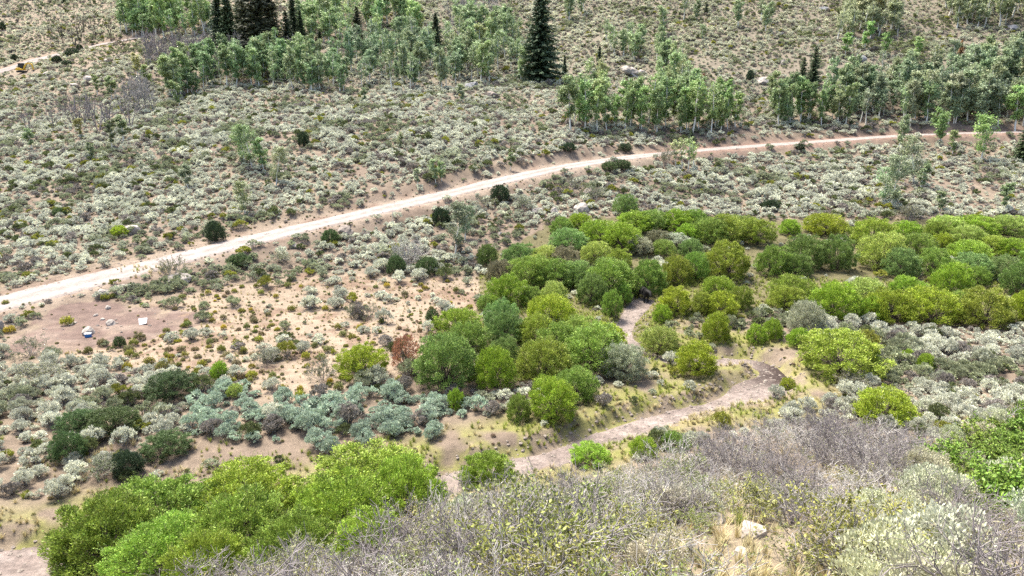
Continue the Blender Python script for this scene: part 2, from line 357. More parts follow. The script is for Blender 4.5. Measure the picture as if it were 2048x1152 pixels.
# ------------------------------------------------------------------ plants: prototypes
def rdir(rng, k): return unit(rng.normal(size=(k, 3)))
def grow(rng, n_main, length, levels, splits, spread, lift, r0, rdec=.6, ldec=.72, base=.12, wob=.25, nseg=3):
    """branching skeleton: segments (p0, p1, r0, r1) and twig tips (position, direction)"""
    S = []; tips = []; todo = []
    for k in range(n_main):
        a = 2 * math.pi * (k + rng.random()) / n_main; s = spread * (.35 + .65 * rng.random())
        d = np.array([math.cos(a) * s, math.sin(a) * s, 1.0]); todo.append((np.array([math.cos(a), math.sin(a), 0]) * base * rng.random(), d / np.linalg.norm(d), length * rng.uniform(.75, 1.2), r0, levels))
    while todo:
        p, d, L, r, lv = todo.pop()
        for i in range(nseg):
            d = d + rng.normal(size=3) * wob + np.array([0, 0, lift]); d = d / np.linalg.norm(d)
            p2 = p + d * L / nseg; r2 = r * (1 - (1 - rdec) / nseg); S.append((p, p2, r, r2)); p, r = p2, r2
            if lv > 0 and i > 0 and rng.random() < .5:
                dd = d + rng.normal(size=3) * .55; todo.append((p, dd / np.linalg.norm(dd), L * ldec * rng.uniform(.5, .9), r * rdec, lv - 1))
        if lv > 0:
            for _ in range(splits):
                dd = d + rng.normal(size=3) * .5; todo.append((p, dd / np.linalg.norm(dd), L * ldec * rng.uniform(.7, 1.15), r * .85, lv - 1))
        else: tips.append((p, d))
    a = [np.array([s[j] for s in S]) for j in range(4)]
    return a, np.array([t[0] for t in tips]), np.array([t[1] for t in tips])

def willow(seed, n_leaf, size, lobes=46, lr=(.075, .15)):
    """unit willow: one wide, one tall; leaves in many upright lobes over a dome of stems"""
    rng = np.random.default_rng(seed); f = G(); b = G()
    # lobes
    k = np.arange(lobes) + .5; ph = np.pi * (1 + 5 ** .5) * k + rng.normal(size=lobes) * .25; ct = np.clip(1 - 1.36 * k / lobes, -.36, 1)
    stt = np.sqrt(1 - ct ** 2); rad = rng.uniform(.74, 1.06, lobes) * (1 + .07 * np.sin(ph * 2 + rng.uniform(0, 6)))
    ax = rng.uniform(.9, 1.1, 2)
    Lc = np.stack([np.cos(ph) * stt * .40 * ax[0], np.sin(ph) * stt * .40 * ax[1], .30 + ct * .56], 1)
    Lc[:, :2] *= rad[:, None]; Lc[:, 2] = .10 + (Lc[:, 2] - .10) * (.35 + .65 * rad)
    Lr = rng.uniform(lr[0], lr[1], lobes); lt = rng.uniform(.25, .75, lobes)
    out = unit(Lc - np.array([0, 0, .22]))
    j = rng.integers(0, lobes, n_leaf); d = rdir(rng, n_leaf); d = unit(d + out[j] * .75 + np.array([0, 0, .25]))
    r = Lr[j] * rng.uniform(.25, 1.12, n_leaf) ** .6
    C = Lc[j] + d * r[:, None]; C[:, 2] += np.abs(rng.normal(size=n_leaf)) * .02
    u_ = np.where(rng.random(n_leaf) < .62, 1.0, rng.uniform(.62, 1.0, n_leaf))[:, None]; C = np.array([0, 0, .16]) + (C - np.array([0, 0, .16])) * u_
    keep = C[:, 2] > .02 + rng.random(n_leaf) * .06; C, d, j = C[keep], d[keep], j[keep]; m = len(C)
    D = unit(d * .6 + out[j] * .4 + np.array([0, 0, .75]) + rng.normal(size=(m, 3)) * .45); Nn = d + rng.normal(size=(m, 3)) * .55
    s = size * rng.uniform(.6, 1.35, m)
    f.leaves(C, D, Nn, s, s * .46, 0, np.clip(lt[j] + rng.normal(size=m) * .2, 0, 1))
    # upright whips that break the outline
    w = int(lobes * 2.0); jj = rng.integers(0, lobes, w); p0 = Lc[jj] + out[jj] * Lr[jj, None] * .5; dr = unit(out[jj] * .7 + np.array([0, 0, .9]) + rng.normal(size=(w, 3)) * .3)
    ln = rng.uniform(.05, .15, w)
    b.tubes(p0, p0 + dr * ln[:, None], .0022, .001, 0)
    for q_ in range(7):
        c = p0 + dr * (ln * (q_ + 1) / 7)[:, None]; sd = rdir(rng, w)
        f.leaves(c + sd * size * .2, unit(dr + sd * .8), rdir(rng, w), size * .8, size * .3, 0, np.clip(rng.normal(.6, .2, w), 0, 1))
    # stems
    st = rng.integers(0, lobes, 60); base = rng.normal(size=(len(st), 3)) * np.array([.055, .055, 0]); base[:, 2] = -.03
    tip = Lc[st]; mid = base * .6 + tip * .4 + np.array([0, 0, .07]) ; mid[:, :2] *= .85
    b.tubes(base, mid, .011, .007, 0); b.tubes(mid, tip, .007, .003, 0)
    return f.mesh('willow_foliage', ['foliage']), b.mesh('willow_stems', ['bark_willow'])
WILLOW = [willow(100 + i, 24000, .027, lobes=110 + 14 * i, lr=(.042, .095)) for i in range(6)]
WILLOW_NEAR = [willow(140 + i, 38000, .0235, lobes=150 + 20 * i, lr=(.035, .08)) for i in range(3)]
WILLOW_THIN = [willow(160 + i, 2600, .045, lobes=42) for i in range(2)]

def aspen(seed, n_leaf, crown_w=.34, crown_lo=.3, leaf=.034, lean=.04):
    rng = np.random.default_rng(seed); f = G(); b = G()
    k = 7; z = np.linspace(0, .97, k); off = np.cumsum(rng.normal(size=(k, 2)) * .011, 0) + np.outer(z, rng.normal(size=2) * lean)
    tr = np.concatenate([off - off[0], z[:, None]], 1); tr[0, 2] = -.03; r = .0175 * (1 - .80 * z)
    b.tubes(tr[:-1], tr[1:], r[:-1], r[1:], 0, 4)
    nb = 26; zb = rng.uniform(crown_lo * .8, .93, nb); a = rng.uniform(0, 6.28, nb)
    p0 = np.stack([np.interp(zb, z, tr[:, 0]), np.interp(zb, z, tr[:, 1]), zb], 1)
    tt = (zb - crown_lo) / (1 - crown_lo); prof = np.clip(np.sin(np.pi * np.clip(.12 + .86 * tt, 0, 1)) ** .7, .12, 1) * crown_w * .5
    ln = prof * rng.uniform(.55, 1.1, nb); p1 = p0 + np.stack([np.cos(a) * ln, np.sin(a) * ln, ln * rng.uniform(.3, 1.0, nb)], 1)
    b.tubes(p0, p1, .0042, .0014, 0)
    j = rng.integers(0, nb, n_leaf); t = rng.uniform(.35, 1.1, n_leaf)[:, None]; C = p0[j] * (1 - t) + p1[j] * t + rng.normal(size=(n_leaf, 3)) * np.array([.028, .028, .024]) * (crown_w / .34)
    lt = rng.uniform(.3, .7, nb)[j]
    up = rng.normal(size=(n_leaf, 3)) * .7 + np.array([0, 0, .9]) + np.concatenate([(C - p0[j])[:, :2] * 4, np.zeros((n_leaf, 1))], 1)
    s = leaf * rng.uniform(.6, 1.3, n_leaf); f.leaves(C, rdir(rng, n_leaf), up, s, s * .8, 0, np.clip(lt + rng.normal(size=n_leaf) * .2, 0, 1))
    return f.mesh('aspen_crown', ['foliage']), b.mesh('aspen_trunk', ['bark_pale'])
ASPEN = [aspen(200 + i, 2300 + 200 * i, .30 + .03 * (i % 3), .22 + .05 * (i % 4)) for i in range(6)] + [aspen(220 + i, 800, .28, .40) for i in range(4)]
NEARASPEN = [aspen(240 + i, 2600, .44, .2, .027, .08) for i in range(2)]

def bare_tree(seed, mat):
    rng = np.random.default_rng(seed); b = G()
    (p0, p1, r0, r1), tp, td = grow(rng, 4, .42, 2, 3, .32, .03, .018, .66, .6, .03, .12)
    sc = 1 / max(p1[:, 2].max(), .1); p0, p1 = p0 * sc, p1 * sc; p0[p0[:, 2] < .01, 2] -= .03
    b.tubes(p0, p1, r0, r1, 0)
    return b.mesh('bare_branches', [mat])
BARE = [bare_tree(300 + i, 'bark_violet') for i in range(3)] + [bare_tree(310 + i, 'bark_grey') for i in range(2)] + [bare_tree(320, 'bark_dark')]

def spruce(seed, lev=34, w=.34, ragged=.25, bare=.03):
    rng = np.random.default_rng(seed); f = G(); b = G()
    b.tubes(np.array([[0, 0, -.03], [0, 0, .5]]), np.array([[0, 0, .5], [0, 0, 1.]]), np.array([.014, .008]), np.array([.008, .001]), 0, 6)
    for i in range(lev):
        z = bare + (1 - bare) * (i / lev) ** .95; R = w * .5 * (1 - z) ** .8 * rng.uniform(1 - ragged, 1 + ragged * .4) + .008
        nb = int(6 + 9 * (1 - z)); a = rng.uniform(0, 6.28) + np.arange(nb) * 6.283 / nb + rng.normal(size=nb) * .2; ln = R * rng.uniform(.6, 1.12, nb)
        dv = np.stack([np.cos(a), np.sin(a), -.30 + .34 * z + rng.normal(size=nb) * .1], 1); zj = rng.normal(size=nb) * .35 / lev
        for q_ in range(7):
            t = (q_ + .6) / 7; c = np.array([0, 0, z + .018]) + dv * (ln * t)[:, None]; c[:, 2] += t * t * ln * .12 + zj
            side = np.stack([-np.sin(a), np.cos(a), 0 * a], 1)
            for sgn in (-1, 0, 1):
                d = unit(dv + side * sgn * .9 + rng.normal(size=(nb, 3)) * .2); s = (.020 + ln * .22 * (1.1 - t)) * rng.uniform(.7, 1.3, nb)
                f.leaves(c + d * s[:, None] * .3 + rng.normal(size=(nb, 3)) * np.array([.002, .002, .007]), d + np.array([0, 0, -.12]), rng.normal(size=(nb, 3)) * .8 + np.array([0, 0, .5]), s, s * .55, 0, np.clip(rng.normal(.35 + .3 * t, .18, nb), 0, 1))
    return f.mesh('spruce_needles', ['needles']), b.mesh('spruce_trunk', ['bark_dark'])
SPRUCE = [spruce(400, 36, .54), spruce(401, 32, .40, .4), spruce(402, 26, .46, .5, .12), spruce(403, 24, .62, .3)]

def sage(seed, tufts, per, leaf, woody=True):
    """unit sagebrush, one wide, about .7 tall: rounded cushions of upright grey leaves over dark twigs"""
    rng = np.random.default_rng(seed); f = G()
    a = rng.uniform(0, 6.28, tufts); rr = np.sqrt(rng.random(tufts)) * .40; ex = rng.uniform(.75, 1.2)
    T = np.stack([np.cos(a) * rr * ex, np.sin(a) * rr / ex, .09 + .46 * np.sqrt(np.clip(1 - (rr / .43) ** 2, 0, 1)) * rng.uniform(.65, 1.15, tufts)], 1)
    tr = rng.uniform(.08, .15, tufts); k = tufts * per; j = np.repeat(np.arange(tufts), per)
    d = unit(rdir(rng, k) + np.array([0, 0, .55])); C = T[j] + d * (tr[j] * rng.uniform(.3, 1.05, k) ** .5)[:, None] * np.array([1, 1, .85])
    C[:, 2] = np.maximum(C[:, 2], .04)
    D = unit(d + np.array([0, 0, .9]) + rng.normal(size=(k, 3)) * .35); s = leaf * rng.uniform(.6, 1.35, k); lt = rng.uniform(.3, .75, tufts)
    f.leaves(C, D, d + rng.normal(size=(k, 3)) * .4, s, s * .5, 0, np.clip(lt[j] + rng.normal(size=k) * .16, 0, 1))
    b0 = rng.normal(size=(tufts, 3)) * .03; b0[:, 2] = -.05
    f.tubes(b0, T, .011, .005, 1)
    kk = tufts * 3; jj = rng.integers(0, tufts, kk); m = (b0[jj] + T[jj]) * .5; f.tubes(m, m + rdir(rng, kk) * np.array([.13, .13, .06]) + np.array([0, 0, .1]), .005, .002, 1)
    return f.mesh('sagebrush', ['sage_foliage', 'bark_grey'])
SAGE = [sage(500 + i, 18 + 3 * i, 30, .115) for i in range(5)]
SAGE_FG = [sage(530 + i, 60 + 8 * i, 85, .034) for i in range(3)]
SAGE_NEAR = [sage(520 + i, 34 + 4 * i, 60, .062) for i in range(4)]
def rabbit(seed, k, leaf, tall=.7):
    """small dome of fine upright stems with bright tips"""
    rng = np.random.default_rng(seed); f = G(); a = rng.uniform(0, 6.28, k); r = np.sqrt(rng.random(k)) * .42; h = tall * np.sqrt(np.clip(1 - (r / .5) ** 2, .05, 1)) * rng.uniform(.5, 1, k)
    C = np.stack([np.cos(a) * r, np.sin(a) * r, h * rng.uniform(.45, 1, k)], 1); D = unit(np.stack([np.cos(a) * r * 1.6, np.sin(a) * r * 1.6, np.full(k, .6)], 1) + rng.normal(size=(k, 3)) * .25)
    s = leaf * rng.uniform(.6, 1.4, k); f.leaves(C, D, rdir(rng, k) + np.array([0, 0, .4]), s, s * .36, 0, np.clip(rng.normal(.3 + .5 * C[:, 2] / tall, .15), 0, 1))
    m = 26; aa = rng.uniform(0, 6.28, m); p1 = np.stack([np.cos(aa) * .3, np.sin(aa) * .3, np.full(m, tall * .6)], 1); f.tubes(p1 * .05 - np.array([0, 0, .03]), p1, .008, .004, 1)
    return f.mesh('rabbitbrush', ['foliage', 'bark_grey'])
RABBIT = [rabbit(540 + i, 420, .16, .55 + .15 * i) for i in range(4)]
def tuft(seed, k=46, h=.5):
    rng = np.random.default_rng(seed); f = G(); a = rng.uniform(0, 6.28, k); t = rng.uniform(.05, .55, k); D = unit(np.stack([np.cos(a) * t, np.sin(a) * t, np.ones(k)], 1))
    L = h * rng.uniform(.5, 1.2, k); p = np.stack([np.cos(a), np.sin(a), 0 * a], 1) * (rng.random(k) * .1)[:, None]; p[:, 2] -= .02
    m = p + D * L[:, None] * .55; e = m + unit(D + np.stack([np.cos(a), np.sin(a), 0 * a], 1) * .55) * L[:, None] * .5; s = np.stack([-np.sin(a), np.cos(a), 0 * a], 1) * .011
    tn = np.clip(rng.normal(.5, .2, k), 0, 1)
    f.quads(np.stack([p - s, p + s, m + s * .8, m - s * .8], 1), 0, tn); f.quads(np.stack([m - s * .8, m + s * .8, e + s * .1, e - s * .1], 1), 0, tn)
    return f.mesh('grass_tuft', ['foliage'])
TUFT = [tuft(560 + i, 46, .4 + .08 * i) for i in range(3)]
def brush(seed, leafy, leaf, tw='bark_grey', levels=3, n_main=13, length=.30, spread=.9, r0=.013, cluster=5):
    """open twiggy shrub about 1.3 wide and 1 tall"""
    rng = np.random.default_rng(seed); b = G(); f = G()
    (p0, p1, q0, q1), tp, td = grow(rng, n_main, length, levels, 2, spread, .05, r0, .66, .8, .12, .2)
    sc = 1 / np.percentile(p1[:, 2], 98); p0, p1, tp = p0 * sc, p1 * sc, tp * sc; low = p0[:, 2] < .005; p0[low, 2] -= .06
    b.tubes(p0, p1, np.maximum(q0, .0042), np.maximum(q1, .0034), 0)
    if leafy:
        k = len(tp) * cluster; j = np.repeat(np.arange(len(tp)), cluster); keep = rng.random(k) < leafy; j = j[keep]; k = len(j)
        C = tp[j] - td[j] * (rng.random(k) * .16)[:, None] + rng.normal(size=(k, 3)) * .02; s = leaf * rng.uniform(.6, 1.4, k)
        f.leaves(C, unit(td[j] + rng.normal(size=(k, 3)) * .7), rdir(rng, k) + np.array([0, 0, .8]), s, s * .5, 0, rng.random(k))
        return f.mesh('brush_leaves', ['foliage']), b.mesh('brush_twigs', [tw])
    return None, b.mesh('brush_twigs', [tw])
BRUSH_LEAFY = [brush(600 + i, .95, .046, 'bark_grey', cluster=8) for i in range(3)]
BRUSH_THIN = [brush(610 + i, .5, .036, 'bark_grey', cluster=5) for i in range(3)]
BRUSH_DEAD = [brush(620 + i, 0, 0, 'twig_silver') for i in range(2)]
BRUSH_VIOLET = [brush(640 + i, .22, .034, 'bark_violet', cluster=4, n_main=17, r0=.017) for i in range(2)]
BRUSH_GREEN = [brush(630 + i, 1.0, .075, 'bark_dark', cluster=9, levels=3) for i in range(2)]
def rock(seed, sub=3, rough=.35):
    rng = np.random.default_rng(seed); import bmesh
    bm = bmesh.new(); bmesh.ops.create_icosphere(bm, subdivisions=sub, radius=.5)
    v = np.array([x.co[:] for x in bm.verts]); pl = unit(rng.normal(size=(9, 3))); dd = rng.uniform(.30, .46, 9)
    for k in range(9):
        over = np.maximum(v @ pl[k] - dd[k], 0); v = v - over[:, None] * pl[k] * .92
    v = v * (1 + (fbm(v[:, 0] * 3 + seed, v[:, 1] * 3 + v[:, 2] * 2, .6, seed) - .5)[:, None] * rough)
    for x, c in zip(bm.verts, v): x.co = c
    me = bpy.data.meshes.new('boulder'); bm.to_mesh(me); bm.free()
    return me
ROCKS = []
for i in range(5):
    for mt in ('rock_pale', 'rock', 'rock_grey'):
        m_ = rock(700 + i); m_.materials.append(MATS[mt]); ROCKS.append(m_)
STONE = []
for i in range(3):
    m_ = rock(730 + i, 1, .2); m_.materials.append(MATS['rock']); STONE.append(m_)

COLR = {'Y': (.285, .365, .038), 'B': (.245, .37, .042), 'G': (.21, .315, .062), 'O': (.255, .325, .052), 'D': (.165, .245, .064), 'S': (.38, .41, .28), 'R': (.30, .15, .09),
        'P': (.33, .42, .10), 'E': (.205, .305, .092), 'N': (.22, .205, .12), 'K': (.045, .075, .035)}
CWORD = {'Y': 'yellow-green', 'B': 'bright green', 'G': 'mid green', 'O': 'olive-gold', 'D': 'dark green', 'S': 'silvery', 'R': 'reddish half-bare', 'P': 'pale green', 'E': 'bluish green', 'N': 'brownish', 'K': 'blackish green'}
def vary(c, amt=.12):
    k = 1 + random.uniform(-amt, amt); return tuple(max(.004, x * k * (1 + random.uniform(-amt, amt) * .5)) for x in c)
ORD = ['first', 'second', 'third', 'fourth', 'fifth', 'sixth', 'seventh', 'eighth', 'ninth', 'tenth', 'eleventh', 'twelfth', 'thirteenth', 'fourteenth', 'fifteenth', 'sixteenth']

# ------------------------------------------------------------------ willows: photo column and row of the foot, width, height (photo pixels), colour, place
W = {}
W['in the near thicket at lower left'] = [(225,1150,240,165,'G'),(330,1085,250,130,'G'),(330,1165,220,130,'G'),(500,1045,230,118,'Y'),(480,1140,240,160,'G'),(640,1070,190,110,'Y'),(745,1000,250,105,'B'),(815,1055,170,145,'B'),(690,1100,230,150,'B'),(590,1160,190,140,'G'),(420,1200,210,140,'B'),(185,1120,130,90,'G'),(740,1130,180,110,'B')]
W['standing alone beside the dry creek bed'] = [(978,978,130,74,'B'),(1105,838,108,88,'B'),(1150,800,95,66,'G'),(1038,842,58,58,'G')]
W['in the clump left of the creek bend'] = [(725,758,112,70,'Y'),(812,740,66,74,'R'),(893,775,155,112,'D'),(990,778,100,86,'B'),(915,668,105,52,'B'),(935,705,100,62,'G'),(1008,690,85,70,'E'),(1003,660,82,62,'E'),(1101,655,112,66,'Y'),(1072,690,95,62,'O'),(1085,760,125,84,'O'),(1120,715,110,70,'G'),(1185,740,145,92,'G'),(1156,695,95,66,'P'),(1214,705,90,62,'Y'),(1010,740,75,70,'E')]
W['beside the upper creek bend'] = [(1245,758,98,74,'S'),(1318,707,86,56,'P'),(1390,748,98,66,'Y'),(1324,648,44,40,'B'),(1431,684,68,62,'Y'),(1512,688,44,42,'B'),(1543,680,46,44,'B'),(1610,668,78,68,'S'),(1595,694,52,40,'B'),(1680,748,178,86,'O'),(1768,848,132,74,'Y'),(1348,628,84,56,'Y'),(1403,628,50,46,'O'),(1440,634,70,52,'Y'),(1436,594,72,42,'B'),(1480,620,60,50,'O')]
W['in the back rows of the left-hand willow thicket'] = [(1159,458,48,32,'Y'),(1123,472,58,38,'G'),(1137,502,84,46,'E'),(1200,487,96,46,'B'),(1243,503,96,56,'B'),(1269,462,96,40,'B'),(1300,460,76,40,'G'),(1355,464,86,45,'B'),(1386,464,64,45,'G'),(1375,484,64,36,'B'),(1415,488,86,52,'G'),(1279,508,64,36,'S'),(1320,492,64,32,'N'),(1348,498,74,32,'S'),(1327,511,54,32,'G'),(1380,513,56,36,'E'),(1445,486,84,56,'O'),(1510,488,90,52,'O'),(1480,470,80,40,'P')]
W['in the front rows of the left-hand willow thicket'] = [(1192,528,76,46,'P'),(1236,542,66,46,'O'),(1039,532,84,46,'E'),(1090,533,76,42,'P'),(1128,538,76,46,'N'),(1003,562,66,42,'N'),(1063,573,100,62,'G'),(1113,575,96,56,'G'),(1157,575,86,56,'E'),(1219,584,116,66,'G'),(1296,594,80,76,'G'),(1353,576,78,66,'O'),(1389,563,60,60,'G'),(975,533,48,46,'D'),(1015,615,94,66,'B'),(1065,613,54,42,'G'),(1108,608,64,46,'P'),(1183,608,80,60,'D'),(1223,635,48,56,'G'),(1246,608,44,42,'G'),(975,620,44,32,'G'),(1450,560,104,78,'O'),(1545,552,84,62,'G'),(1590,556,66,50,'D')]
W['in the back rows of the right-hand willow thicket'] = [(1579,470,48,32,'B'),(1650,470,90,42,'Y'),(1605,538,90,68,'D'),(1670,543,84,72,'D'),(1746,498,104,62,'O'),(1762,543,104,78,'P'),(1834,513,84,46,'G'),(1800,557,80,62,'E'),(1865,552,80,56,'G'),(1810,478,66,36,'B'),(1870,482,64,40,'O'),(1893,467,86,36,'P'),(1946,472,96,42,'B'),(2013,472,96,42,'P'),(1882,498,44,32,'Y'),(1932,493,86,42,'P'),(1936,523,96,42,'B'),(1984,508,76,38,'O'),(2025,518,76,42,'B'),(1941,558,96,52,'E'),(2001,563,86,52,'E'),(2036,592,86,66,'D'),(2090,560,110,70,'G')]
W['in the front row of the right-hand willow thicket'] = [(1900,592,96,68,'B'),(1953,574,54,42,'G'),(1584,608,94,58,'O'),(1572,622,84,52,'O'),(1667,640,116,78,'B'),(1727,618,106,62,'P'),(1741,644,66,52,'B'),(1774,644,106,68,'Y'),(1812,604,92,52,'B'),(1853,646,116,72,'Y'),(1960,652,130,78,'O'),(1917,628,56,48,'P'),(2044,646,76,68,'Y'),(2100,650,100,70,'O')]
BODY = []      # footprints (x, y, radius) that keep sagebrush out
kk = 0
for place, rows in W.items():
    rows = sorted(rows); cnt = {}; tot = {}
    for r in rows: tot[r[4]] = tot.get(r[4], 0) + 1
    for (cx, fy, w, h, c) in rows:
        p, mpp = ground(cx, fy - h * .06); cnt[c] = cnt.get(c, 0) + 1; kk += 1
        who = f'{CWORD[c]} rounded willow {place}' if tot[c] == 1 else f'{ORD[cnt[c]-1]} {CWORD[c]} willow from the left, {place}'
        ww = w * mpp * 1.05; hh = h * mpp * 1.06
        th = thing('willow_shrub', who, 'shrub', (p[0], p[1], p[2] - .05), random.uniform(0, 6.28), (ww, ww * random.uniform(.85, 1.1), hh), 'willow shrubs along the creek')
        near_ = fy > 960
        fm, bm_ = (WILLOW_NEAR[kk % 3] if near_ else WILLOW_THIN[kk % 2] if c in 'R' else WILLOW[kk % 6])
        cc = COLR[c] if not near_ else tuple(.45 * a_ + .55 * b_ for a_, b_ in zip(COLR[c], (.23, .32, .046)))
        obj('foliage', fm, th, kind='stuff', plant_colour=vary(cc)); obj('stems', bm_, th, kind='stuff')
        BODY.append((p[0], p[1], ww * .5))

# ------------------------------------------------------------------ aspens
AS = [  # name of grove, foot polygon, number, height in m, colour, share of thin-crowned trees, label
 ('green aspen in the round grove above the hill track', [(235,68),(300,80),(425,84),(425,48),(265,44)], 46, (7.5,10.5), (0.206,0.334,0.110), .15),
 ('leafy aspen at the foot of the spruce stand', [(330,205),(430,178),(540,182),(700,186),(690,140),(580,125),(430,135),(345,165)], 105, (5.5,8), (0.177,0.279,0.110), .15),
 ('aspen right of the spruce stand below the open slope', [(690,186),(905,180),(930,150),(880,100),(700,100)], 70, (5.5,8.5), (0.199,0.286,0.140), .45),
 ('light green aspen uphill right of the spruce stand', [(570,95),(720,100),(860,90),(820,30),(620,30)], 66, (7,10), (0.285,0.396,0.162), .4),
 ('white-trunked aspen left of the tall lone spruce', [(890,165),(1045,170),(1045,70),(900,30)], 62, (6,9), (0.242,0.327,0.147), .65),
 ('dense green aspen in the row above the dirt road bend', [(1140,262),(1480,272),(1475,246),(1150,243)], 44, (6.5,8.5), (0.199,0.307,0.102), .15),
 ('thin aspen around the pale slab of rock', [(1160,222),(1400,215),(1375,120),(1240,90),(1200,170)], 56, (5,7.5), (0.242,0.327,0.140), .5),
 ('dark leafy aspen in the clump above the road at right', [(1540,252),(1705,256),(1690,236),(1550,230)], 20, (6,8), (0.162,0.258,0.095), .1),
 ('grey-green aspen in the big grove at right', [(1720,252),(2080,258),(2080,140),(1910,150),(1770,190),(1650,200)], 165, (6,8.5), (0.199,0.272,0.140), .2),
 ('pale aspen in the high clump at upper right', [(1670,85),(1800,72),(1790,35),(1690,20)], 40, (6,9), (0.300,0.341,0.177), .5),
 ('bare-stemmed aspen at the top right corner', [(1900,62),(2070,66),(2070,12),(1880,12)], 46, (7,10), (0.300,0.355,0.177), .8),
 ('lone thin aspen scattered on the open upper slope', [(1050,120),(1600,120),(1640,30),(1120,20)], 14, (5,8), (0.242,0.314,0.147), .7)]
ONE = [(1690,113,46,(0.184,0.327,0.087),'small bright aspen below the high clump, leftmost of three'),(1728,98,52,(0.184,0.327,0.087),'small bright aspen below the high clump, middle of three'),(1768,112,48,(0.184,0.314,0.102),'small bright aspen below the high clump, rightmost of three'),
 (1833,116,40,(0.199,0.327,0.102),'small round aspen on the sage slope left of the big grove'),(1453,205,45,(0.199,0.327,0.087),'bright aspen beside the rust-red dead conifer'),
 (1880,292,74,(0.184,0.341,0.087),'bright green aspen on the road verge, left of the pair'),(1962,318,88,(0.184,0.334,0.087),'tall bright green aspen below the road at right'),(1797,298,66,(0.184,0.272,0.117),'round grey-green aspen on the upper road edge'),(1905,308,50,(0.213,0.300,0.132),'slim aspen between the two bright roadside aspens'),
 (2030,262,90,(0.213,0.341,0.102),'bright aspen at the right edge above the road'),
 (1352,335,56,(0.285,0.383,0.147),'pale aspen below the road bend, leftmost of the tight cluster'),(1364,338,62,(0.285,0.383,0.147),'pale aspen below the road bend, second of the tight cluster'),(1376,339,66,(0.285,0.383,0.147),'pale aspen below the road bend, third of the tight cluster'),(1387,337,58,(0.285,0.383,0.147),'pale aspen below the road bend, rightmost of the tight cluster'),
 (1780,418,112,(0.170,0.251,0.124),'full crowned aspen on the sage flat above the willows'),(1768,412,80,(0.170,0.251,0.124),'lower aspen stem at the foot of the full crowned aspen'),(1828,368,98,(0.199,0.272,0.132),'aspen with a white trunk just behind the full crowned aspen'),(1842,380,60,(0.199,0.272,0.132),'small aspen right of the white trunked one'),
 (1880,424,42,(0.228,0.314,0.132),'small round aspen at the upper edge of the right willows'),(2003,424,60,(0.228,0.307,0.147),'soft green aspen above the willows near the right edge'),
 (910,508,112,(.06,.115,.05),'dark aspen with a white forked trunk below the road'),(930,480,70,(0.112,0.189,0.102),'shorter dark aspen behind the forked one'),
 (490,430,70,(0.177,0.245,0.087),'lone leaning aspen just above the road'),(378,378,52,(0.177,0.238,0.110),'small lone aspen on the left sage slope'),
 (505,335,88,(0.184,0.300,0.110),'tall bushy aspen on the middle of the sage slope'),(488,325,70,(0.184,0.300,0.110),'left stem of the bushy aspen pair on the sage slope'),(528,340,64,(0.184,0.286,0.102),'short aspen right of the bushy pair on the slope'),
 (552,372,80,(0.213,0.272,0.147),'half-bare aspen right of the bushy pair'),(872,366,48,(0.184,0.286,0.117),'aspen in the little roadside group, left'),(884,362,42,(0.213,0.327,0.102),'aspen in the little roadside group, right'),(835,368,34,(0.199,0.272,0.132),'tiny aspen left of the little roadside group'),(800,300,38,(0.199,0.286,0.117),'small bush-like aspen on the upper sage slope'),(1020,340,36,(0.199,0.286,0.117),'small aspen above the road near its bend'),
 (925,205,36,(0.184,0.258,0.117),'small aspen at the upper edge of the sage slope'),(730,205,30,(0.184,0.245,0.117),'low aspen sapling on the upper edge of the sage slope'),(225,300,60,(0.170,0.231,0.102),'dark aspen in the gully at left'),(245,285,56,(0.184,0.258,0.102),'second aspen in the gully at left'),(160,275,40,(0.257,0.272,0.087),'yellowish low aspen in the left gully'),(185,318,34,(0.184,0.245,0.102),'small aspen left of the gully mouth'),(65,300,44,(0.184,0.245,0.102),'aspen beside the bare snags at the left edge'),
 (300,180,48,(0.199,0.300,0.087),'aspen at the left end of the lower grove'),(360,215,55,(0.184,0.300,0.087),'bright aspen at the lower left end of the grove'),(222,200,48,(0.170,0.272,0.095),'narrow green aspen among grey snags'),(195,190,40,(0.228,0.272,0.117),'small aspen left of the grey snags'),(275,150,42,(0.257,0.314,0.102),'light aspen beside the bare purple thicket')]
trees = []
for lab, poly, num, hr, colr, thin in AS:
    xs = [a for a, _ in poly]; yy = [b for _, b in poly]; got = 0
    while got < num:
        a, b = random.uniform(min(xs), max(xs)), random.uniform(min(yy), max(yy))
        if not inpoly(np.array([a]), np.array([b]), poly)[0]: continue
        p, mpp = ground(a, b)
        if (1212 < a < 1312 and b > 128 and b < 232) or any((p[0]-t[0][0])**2 + (p[1]-t[0][1])**2 < 1.6 for t in trees[-60:]):
            if 1212 < a < 1312 or random.random() < .9: continue
        got += 1; trees.append((p, random.uniform(hr[0] * .72, hr[1] * 1.05), colr, random.random() < thin, lab, lab.split(' aspen ')[-1], mpp))
big = sorted(trees, key=lambda t: -t[1] / t[6]); n_ind = 300 - len(ONE)
def put_aspen(p, hgt, colr, thin, lab, group, wide=1.0, near_=False):
    th = thing('aspen_tree', lab, 'tree', (p[0], p[1], p[2] - .05), random.uniform(0, 6.28), (hgt * wide, hgt * wide, hgt), group)
    cm, tm = random.choice(NEARASPEN) if near_ else random.choice(ASPEN[6:] if thin else ASPEN[:6])
    obj('crown', cm, th, kind='stuff', plant_colour=vary((colr[0] * 1.05 + .045, colr[1] * 1.0 + .038, colr[2] * .95 + .034), .18)); obj('trunk', tm, th); BODY.append((p[0], p[1], .35))
for (p, hgt, colr, thin, lab, grp, mpp) in big[:n_ind]: put_aspen(p, hgt, colr, thin, lab, 'aspens ' + grp, random.uniform(.8, 1.15))
